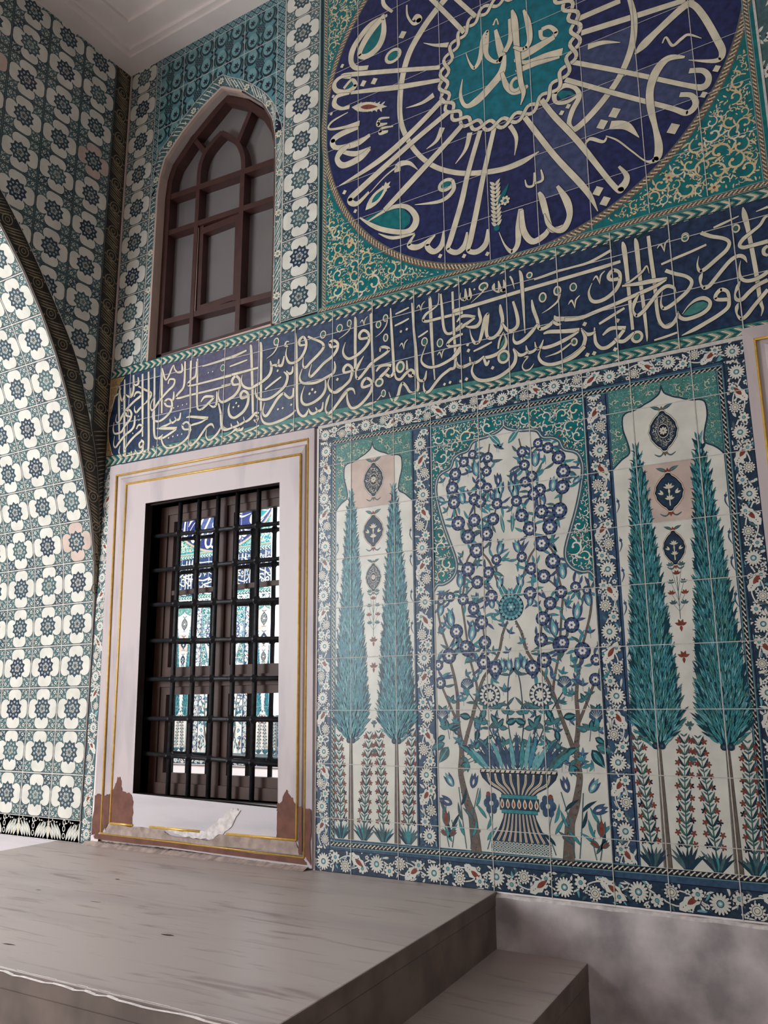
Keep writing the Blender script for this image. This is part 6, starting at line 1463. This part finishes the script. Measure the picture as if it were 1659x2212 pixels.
def cypress_panel(label, tf, seed, right):
    ux = (lambda u: 2*AX-u) if right else (lambda u: u)
    e = empty('cypress_tile_panel', (ux(2.027), 0, 0.60), label, 'tile panel', 'cypress tile panels'); r_ = random.Random(seed)
    P = Paint(); P.tf = tf; P.lift = 0.00135
    P.rect(1.800, 0.598, 2.258, 2.556, 'white_glaze', 0)
    for a, b, c, d, m in (((1.896, 2.196, 2.154, 2.45, 'blotched_glaze'),) if not right else ((1.896, 1.946, 2.154, 2.196, 'blotched_glaze'),)): P.rect(a, b, c, d, m, 0.5)
    for q in range(7):                                                  # wavy blue edge of split leaves along both sides
        for sx in (1.804, 2.252):
            z = 1.15+0.145*q+r_.uniform(-0.03, 0.03); dd = 1 if sx < 2 else -1
            P.rib([(sx, z-0.03, 0.002), (sx+dd*0.012, z, 0.006), (sx+dd*0.004, z+0.035, 0.002)], 'floral_blue_glaze', 1); P.disc(sx+dd*0.008, z+0.02, 0.007, 'floral_blue_glaze', 1, 7)
    P.rect(1.8, 0.598, 1.8035, 2.556, 'floral_blue_glaze', 1.5); P.rect(2.2545, 0.598, 2.258, 2.556, 'floral_blue_glaze', 1.5)
    P.build('tile_field', e)
    P = Paint(); P.tf = tf; P.lift = 0.0014
    full = [(1.802, 2.198)]+[(4.054-u, v) for u, v in SPL[::-1]]+SPL+[]
    full = [(max(1.802, u), v) for u, v in full]
    L_ = [(1.802, 2.556)]+[(max(1.802, 4.052-u), v) for u, v in SPL[::-1]]+[(2.027, 2.556)]; R_ = [(2.027, 2.556)]+SPL+[(2.256, 2.556)]
    for poly in (L_, R_):
        P.poly(poly, 'sea_green_glaze', 1); f = inpoly(poly)
        arabesque(P, f, (1.80, 2.19, 2.26, 2.56), r_, 0.017, 3500, ['pale_turquoise_glaze', 'pale_turquoise_glaze', 'cream_glaze'], 1.3, 'dull_green_glaze')
    for pts in (SPL, [(max(1.802, 4.052-u), v) for u, v in SPL]): P.rib([p+(0.0065,) for p in pts], 'navy_glaze', 3, sub=3)
    P.build('arch_spandrel', e)
    for u, tp, k in ((1.895, 2.305, 1.0), (2.151, 2.300, 1.0)): 
        tf2 = tf
        cypress(u, tp, 1.0, e, tf2, seed+int(u*100), right)
    for i, (x, z, hw, hh) in enumerate(((2.032, 2.335, 0.058, 0.080), (2.029, 2.070, 0.058, 0.074), (2.028, 1.835, 0.044, 0.064))):
        P = Paint(); P.tf = tf; P.lift = 0.0014; medallion(P, x, z, hw, hh, (1 if i == 1 or (right and i == 2) else 0), r_); P.build('medallion', e)
    P = Paint(); P.tf = tf; P.lift = 0.0014                             # red carnation sprig and droplets below the medallions
    z = 1.545; P.rib([(2.027, z, 0.003), (2.027, z+0.17, 0.003)], 'slate_glaze', 2)
    for dx, dz, c in ((0, 0.18, 'tomato_glaze'), (-0.026, 0.10, 'tomato_glaze'), (0.026, 0.10, 'tomato_glaze'), (-0.024, 0.145, 'slate_glaze'), (0.024, 0.145, 'slate_glaze'), (-0.022, 0.06, 'slate_glaze'), (0.022, 0.06, 'slate_glaze'), (-0.022, 0.215, 'slate_glaze'), (0.022, 0.215, 'slate_glaze')):
        for a in (0.3, 1.0, 1.7, 2.4): P.leaf(2.027+dx, z+dz, a+0.2, 0.019, 0.009, c, 2.5)
        P.rib([(2.027, z+dz*0.5, 0.0016), (2.027+dx, z+dz, 0.0016)], 'slate_glaze', 2)
    P.build('flower_sprig', e)
    for z_, c in ((1.52, 'tomato_glaze'), (1.395, 'tomato_glaze'), (1.13, 'slate_glaze'), (1.00, 'slate_glaze')):
        P = Paint(); P.tf = tf; P.lift = 0.0014
        for a in (0.4, 1.2, 1.95, 2.75, 4.71): P.leaf(2.027, z_, a, 0.026 if c[0] == 't' else 0.02, 0.012, c, 2.5)
        P.build('fleuron', e)
    for i, (a, b, z1) in enumerate(((1.838, 1.822, 1.055), (1.968, 2.000, 1.070), (2.076, 2.052, 1.076), (2.207, 2.236, 1.085))): stalk(a, b, 0.602, z1, e, tf, seed+i)
    return e
ident = lambda u, v: (u, v)
cypress_panel('white tile panel with two cypresses between barred window and flowering-tree panel', None, 40, False)
cypress_panel('white tile panel with two cypresses right of the flowering-tree panel', mir, 60, True)

# centre panel: flowering trees and a vase under a lobed arch, flanked by floral strips
ct = empty('flowering_tree_tile_panel', (AX, 0, 0.60), 'central tile panel with flowering trees and striped vase under a lobed turquoise arch', 'tile panel')
P = Paint(); P.lift = 0.00135; P.rect(2.366, 0.60, 3.142, 2.550, 'white_glaze', 0); P.build('tile_field', ct)
for sgn in (0, 1):
    P = Paint(); P.tf = mir if sgn else None; P.lift = 0.0013
    if True:
        rs_ = random.Random(50+sgn); sv = P.tf; P.tf = None
        u = 2.312 if not sgn else 2*AX-2.312
        floral_strip(P, (u, 0.602), (u, 2.550), 0.090, rs_, l=1, period=0.262, ground='floral_blue_glaze', phase=0.3*sgn)
        for q in (-0.0515, 0.0515): P.rect(u+q-0.003, 0.602, u+q+0.003, 2.55, 'floral_blue_glaze', 5)
    tagname = P.build('floral_strip', ct)
SPC = TREE['sp']; SPC = [(min(AX, u), v) for u, v in SPC]
P0 = Paint(); P0.lift = 0.0015
for tf in (None, mir):
    P0.tf = tf; poly = [(2.368, 2.548), (AX, 2.548)]+SPC+[(2.368, SPC[-1][1])]
    P0.poly(poly, 'turquoise_glaze', 0.4); f = inpoly(poly); r_ = random.Random(5 if tf else 6)
    arabesque(P0, f, (2.368, 1.60, AX, 2.55), r_, 0.036, 5000, ['white_glaze', 'white_glaze', 'cream_glaze'], 0.8, 'ink_glaze')
    for k in range(26):
        x, y = r_.uniform(2.37, AX), r_.uniform(1.6, 2.55)
        if f(x-0.012, y) and f(x+0.012, y): P0.leaf(x, y, r_.random()*6, 0.022, 0.008, 'tomato_glaze', 2.4, bend=0.6)
    P0.rib([p+(0.019,) for p in SPC], 'floral_blue_glaze', 2.6, sub=3); P0.rib([p+(0.012,) for p in SPC], 'slate_glaze', 2.8, sub=3); P0.rib([p+(0.003,) for p in SPC], 'white_glaze', 3, sub=3)
P0.tf = None; P0.build('lobed_arch', ct)

def blossom(P, x, y, r, kind, rng):
    P.disc(x, y, r*1.06, 'ink_glaze', 4, 16); P.petals(x, y, r*0.3, r, 9, 2*pi*r*0.72/9, 'blossom_blue_glaze', 4.4, rng.random()); P.disc(x, y, r*0.78, 'blossom_blue_glaze', 4.6, 14)
    for k in range(9): a = 2*pi*k/9; P.rib([(x+r*0.55*cos(a), y+r*0.55*sin(a)), (x+r*0.98*cos(a), y+r*0.98*sin(a))], 'ink_glaze', 4.8, w=0.0009)
    P.petals(x, y, 0, r*0.52, 6, r*0.42, 'white_glaze', 5); P.disc(x, y, r*0.17, 'blossom_blue_glaze' if kind else 'tomato_glaze' if rng.random() < 0.15 else 'ink_glaze', 5.4, 7)
def tulip(P, x, y, a, L, c):
    cols = (('teal_light_glaze', 'blossom_blue_glaze'), ('blossom_blue_glaze', 'floral_blue_glaze'), ('tomato_glaze', 'slate_glaze'))[c]
    for d in (-0.42, 0.42): P.leaf(x, y, a+d, L*0.92, L*0.26, cols[1], 4, bend=-d*0.9, edge='ink_glaze')
    P.leaf(x, y, a, L, L*0.32, cols[0], 4.4, edge='ink_glaze'); P.leaf(x+L*0.2*cos(a), y+L*0.2*sin(a), a, L*0.42, L*0.14, 'white_glaze' if c < 2 else 'tomato_glaze', 4.8)
for sgn in (0, 1):
    tf = mir if sgn else None; r_ = random.Random(90+sgn)
    P = Paint(); P.tf = tf; P.lift = 0.0015
    for br in TREE['br']:
        P.rib(br, 'ink_glaze', 1, sub=5, grow=0.0013); P.rib(br, 'brown_glaze', 1.4, sub=5)
    for br in TREE['br'][:2]:
        for p in br[:9]:
            for q in range(5): P.leaf(p[0]+r_.uniform(-0.3, 0.3)*p[2], p[1]+r_.uniform(-0.03, 0.03), r_.random()*6, 0.007, 0.004, r_.choice(['dark_leaf_glaze', 'teal_glaze']), 1.8)
    for br in TREE['br']:                                               # little knots
        for p in br[1:-1:2]: P.disc(p[0]+p[2]*0.5*r_.choice((-1, 1)), p[1], p[2]*0.22+0.001, 'brown_glaze', 1.3, 7)
    tr = P.build('flowering_tree', ct)
    P = Paint(); P.tf = tf; P.lift = 0.0015
    for x, y, r in TREE['fl']:                                          # sprigs around each blossom
        for k in range(5):
            a = r_.random()*6.28; c = r_.choice(['blossom_blue_glaze', 'slate_glaze', 'teal_glaze', 'teal_blue_glaze'])
            P.leaf(x+r*0.9*cos(a), y+r*0.9*sin(a), a+r_.uniform(-0.3, 0.3), r_.uniform(0.034, 0.056), 0.0125, c, 2, bend=r_.choice((-1, 1))*0.9, edge='ink_glaze')
    for k in range(150):                                                 # free sprigs in the gaps
        x, y = r_.uniform(2.385, AX-0.01), r_.uniform(0.95, 2.40)
        if any(hypot(x-p[0], y-p[1]) < p[2]+0.022 for p in TREE['fl']) or inpoly([(2.368, 2.548), (AX, 2.548)]+SPC+[(2.368, SPC[-1][1])])(x, y) or inpoly([(2.368, 2.548), (AX, 2.548)]+SPC+[(2.368, SPC[-1][1])])(x-0.03, y): continue
        a = r_.uniform(0.2, 2.9); c = r_.choice(['blossom_blue_glaze', 'teal_glaze', 'slate_glaze'])
        P.rib([(x, y-0.02, 0.0016), (x, y, 0.0016)], 'slate_glaze', 2)
        for d in (-0.7, 0, 0.7): P.leaf(x, y, a+d, 0.026 if d else 0.034, 0.010, c if d else 'teal_blue_glaze', 2.3, bend=d, edge='ink_glaze')
    for x, y, a, L in TREE['lf']:
        a = a*pi/180; P.leaf(x, y, a, L, L*0.52, 'slate_glaze' if r_.random() < 0.4 else 'teal_dark_glaze', 3, edge='ink_glaze', vein='teal_light_glaze'); P.leaf(x+L*0.1*cos(a), y+L*0.1*sin(a), a, L*0.75, L*0.24, 'teal_glaze', 3.2, vein='ink_glaze')
    for x, y, a, L in TREE['tf']:
        a = a*pi/180; P.rib([(x-L*1.1*cos(a), y-L*1.1*sin(a), 0.003), (x, y, 0.003)], 'navy_glaze', 2.8)
        for d in (-1.15, 0, 1.15):
            P.leaf(x, y, a+d, L, L*0.50, 'slate_glaze' if d else 'teal_dark_glaze', 3, edge='ink_glaze'); P.leaf(x, y, a+d, L*0.9, L*0.24, 'teal_glaze', 3.2, vein='ink_glaze')
    P.build('leaf_sprigs', tr)
    for q_, (x, y, r) in enumerate(TREE['fl']):
        P = Paint(); P.tf = tf; P.lift = 0.0015+0.00018*(q_ % 4); blossom(P, x, y, r, r_.random() < 0.5, r_); P.build('blossom', tr)
    for x, y, a, L, c in TREE['tu']: P = Paint(); P.tf = tf; P.lift = 0.0015; tulip(P, x, y, a*pi/180, L, c); P.build('tulip', tr)
    def NP_():
        P = Paint(); P.tf = tf; P.lift = 0.0015; return P
    for pts in (((2.50, 0.605), (2.485, 0.72), (2.47, 0.86)), ((2.52, 0.605), (2.535, 0.74), (2.565, 0.86)), ((2.43, 0.605), (2.44, 0.67), (2.43, 0.72)), ((2.60, 0.61), (2.625, 0.70), (2.60, 0.79)), ((2.415, 0.605), (2.40, 0.69), (2.405, 0.80))):
        P = NP_(); P.rib([q+(0.005,) for q in pts], 'slate_glaze', 3)
        for t in (0.2, 0.45, 0.7):
            x = pts[0][0]+(pts[2][0]-pts[0][0])*t; y = pts[0][1]+(pts[2][1]-pts[0][1])*t
            P.leaf(x, y, pi/2+r_.choice((-1, 1))*0.6, 0.075, 0.014, r_.choice(['teal_dark_glaze', 'slate_glaze', 'teal_glaze']), 3.2, bend=r_.uniform(-0.7, 0.7), edge='ink_glaze')
        P.build('flower_stem', tr)
    P = NP_()
    for k in range(6): a = 2*pi*k/6; P.ell(2.625+0.022*cos(a), 0.80+0.022*sin(a)*1.3, 0.015, 0.019, 'floral_blue_glaze', 4, 9)
    P.disc(2.625, 0.80, 0.010, 'white_glaze', 4.5); P.disc(2.612, 0.838, 0.010, 'tomato_glaze', 4.5); P.build('iris', tr)
    P = NP_(); x, y, rr_ = 2.635, 1.255, 0.048
    P.daisy(x, y, rr_, 16, 'white_glaze', 'white_glaze', 5, gap='navy_glaze'); P.disc(x, y, rr_*0.62, 'navy_glaze', 7, 14); P.petals(x, y, 0, rr_*0.5, 9, rr_*0.2, 'white_glaze', 7.5); P.build('double_daisy', tr)
    for x, y in ((2.525, 1.295), (2.395, 1.16)):
        P = NP_(); P.poly([(x-0.030, y+0.018), (x-0.032, y), (x-0.012, y-0.012), (x+0.012, y-0.012), (x+0.032, y), (x+0.030, y+0.018), (x+0.018, y+0.034), (x, y+0.038), (x-0.018, y+0.034)], 'floral_blue_glaze', 4); P.leaf(x, y-0.045, pi/2, 0.05, 0.02, 'teal_glaze', 4.3, edge='ink_glaze')
        for k in range(7): P.rib([(x, y-0.005), (x+0.026*cos(0.4+k*0.39), y+0.006+0.026*sin(0.4+k*0.39))], 'white_glaze', 4.4, w=0.0016)
        P.build('carnation', tr)
    for pts in (((2.745, 0.92), (2.66, 1.05), (2.60, 1.17), (2.53, 1.27)), ((2.75, 0.95), (2.68, 1.06), (2.66, 1.17), (2.70, 1.22)), ((2.70, 0.92), (2.60, 1.0), (2.55, 1.06)), ((2.75, 0.98), (2.72, 1.12), (2.725, 1.30), (2.745, 1.38))):
        P = NP_(); P.rib([q+(0.005,) for q in pts], 'navy_glaze', 3)
        for i in range(1, len(pts)):
            for sg in (-1, 1): P.leaf((pts[i][0]+pts[i-1][0])/2, (pts[i][1]+pts[i-1][1])/2, pi/2+sg*0.8+0.4, 0.045, 0.012, 'slate_glaze', 3.2, bend=sg*0.6, edge='ink_glaze')
        P.build('flower_stem', tr)
    for x, y, a, L, w in ((AX-0.012, 1.665, 2.02, 0.115, 0.032), (AX-0.02, 2.40, 2.3, 0.09, 0.026), (AX-0.02, 1.98, 1.7, 0.09, 0.016)):
        P = NP_(); P.leaf(x, y, a, L, w, 'teal_glaze', 4, edge='ink_glaze', vein='white_glaze'); P.build('feather_leaf', tr)
P = Paint(); P.lift = 0.0015; x, y, r = AX, 1.640, 0.058
P.disc(x, y, r*1.04, 'ink_glaze', 6, 22); P.petals(x, y, r*0.5, r, 18, r*0.26, 'teal_light_glaze', 6.3); P.disc(x, y, r*0.72, 'floral_blue_glaze', 6.6, 18); P.petals(x, y, r*0.3, r*0.66, 12, r*0.22, 'teal_glaze', 6.9); P.disc(x, y, r*0.42, 'navy_glaze', 7.2, 14); P.petals(x, y, 0, r*0.34, 6, r*0.2, 'teal_light_glaze', 7.5); P.disc(x, y, r*0.1, 'white_glaze', 7.8)
P.build('rosette', ct)
# the vase
va = None
P = Paint(); P.lift = 0.0015; vx = AX
P.rect(vx-0.136, 0.604, vx+0.136, 0.648, 'slate_glaze', 3)
for i in range(17):
    for k in range(3): P.ring(vx-0.128+0.016*i+(0.008 if k % 2 else 0), 0.611+0.0145*k, 0.006, 0.006, 0.003, 'white_glaze', 3.5, 8)
foot = [(-0.128, 0.648), (-0.095, 0.70), (-0.074, 0.745), (-0.070, 0.765)]; bowl = [(-0.070, 0.835), (-0.085, 0.85), (-0.13, 0.872), (-0.165, 0.905), (-0.176, 0.93)]
fullp = lambda h: [(vx+p[0], p[1]) for p in h]+[(vx-p[0], p[1]) for p in h[::-1]]
for h in (foot, bowl): P.poly([(p[0]+(p[0]-vx)*0.02, p[1]) for p in fullp(h)], 'ink_glaze', 3); P.poly(fullp(h), 'navy_glaze', 3.3)
for j in range(-4, 5):
    q = j/4.6
    P.rib([(vx-q*foot[0][0]*-1 if False else vx+q*0.122, 0.650, 0.010), (vx+q*0.09, 0.70, 0.008), (vx+q*0.070, 0.762, 0.006)], 'cream_glaze', 3.6); P.rib([(vx+q*0.122, 0.650, 0.0025), (vx+q*0.09, 0.70, 0.002), (vx+q*0.070, 0.762, 0.002)], 'tomato_glaze', 3.9)
    P.rib([(vx+q*0.066, 0.838, 0.004), (vx+q*0.10, 0.862, 0.008), (vx+q*0.150, 0.888, 0.010), (vx+q*0.164, 0.924, 0.008)], 'cream_glaze', 3.6); P.rib([(vx+q*0.066, 0.838, 0.001), (vx+q*0.10, 0.862, 0.002), (vx+q*0.150, 0.888, 0.0025), (vx+q*0.164, 0.918, 0.002)], 'tomato_glaze', 3.9)
P.rect(vx-0.090, 0.775, vx+0.090, 0.826, 'navy_glaze', 3.6)
for i in range(7): P.leaf(vx-0.078+0.026*i, 0.781, pi/2, 0.042, 0.018, 'cream_glaze', 4); P.leaf(vx-0.078+0.026*i, 0.787, pi/2, 0.026, 0.008, 'tomato_glaze', 4.3)
for z0, z1 in ((0.762, 0.779), (0.822, 0.840)): P.rect(vx-0.082, z0, vx+0.082, z1, 'teal_dark_glaze', 4.4); P.rect(vx-0.080, z0+0.002, vx+0.080, z1-0.002, 'teal_glaze', 4.6)
P.rect(vx-0.178, 0.926, vx+0.178, 0.944, 'ink_glaze', 4.4)
for i in range(15): P.poly([(vx-0.174+0.0233*i, 0.929), (vx-0.158+0.0233*i, 0.929), (vx-0.152+0.0233*i, 0.941), (vx-0.168+0.0233*i, 0.941)], 'cream_glaze', 4.8)
va = P.build('vase', ct)
P = Paint(); P.lift = 0.0015; rv = random.Random(1)
for k in range(-9, 10):
    a = pi/2-k*0.075; L = (0.15 if abs(k) > 3 else 0.19)*rv.uniform(0.55, 1.05) if k % 3 else 0.16
    P.leaf(vx+k*0.017, 0.940, a, L, 0.021, rv.choice(['teal_light_glaze', 'teal_glaze', 'teal_blue_glaze', 'floral_blue_glaze', 'slate_glaze']), 4, bend=-k*0.05, edge='ink_glaze')
P.build('vase_leaves', va)

# ------------------------------------------------------------------ opposite hall wall, seen mirrored in the panes
wf = Solid(); wf.box(-6.6, -5.32, 0, -0.9, -5.02, 5.7, 'plaster_white'); wfo = tag(wf.build('wall_front'), 'far hall wall behind the viewer, mirrored in the window panes', 'wall', kind='structure')
def mirror_copy(o, depth=0):
    if o.type == 'MESH':
        c = o.copy(); COL.objects.link(c)
        w = root_loc(o); c.parent = wfo; c.location = (-0.97-w.x, -5.0-w.y, w.z); c.rotation_euler = (0, 0, pi)
        for k in ('label', 'category', 'group'):
            if k in c: del c[k]
    for ch in o.children: mirror_copy(ch, depth+1)
for nm in ('inscription_band', 'round_calligraphy_panel', 'floral_border_panel', 'flowering_tree_tile_panel', 'cypress_tile_panel', 'cypress_tile_panel.001'):
    mirror_copy(bpy.data.objects[nm])
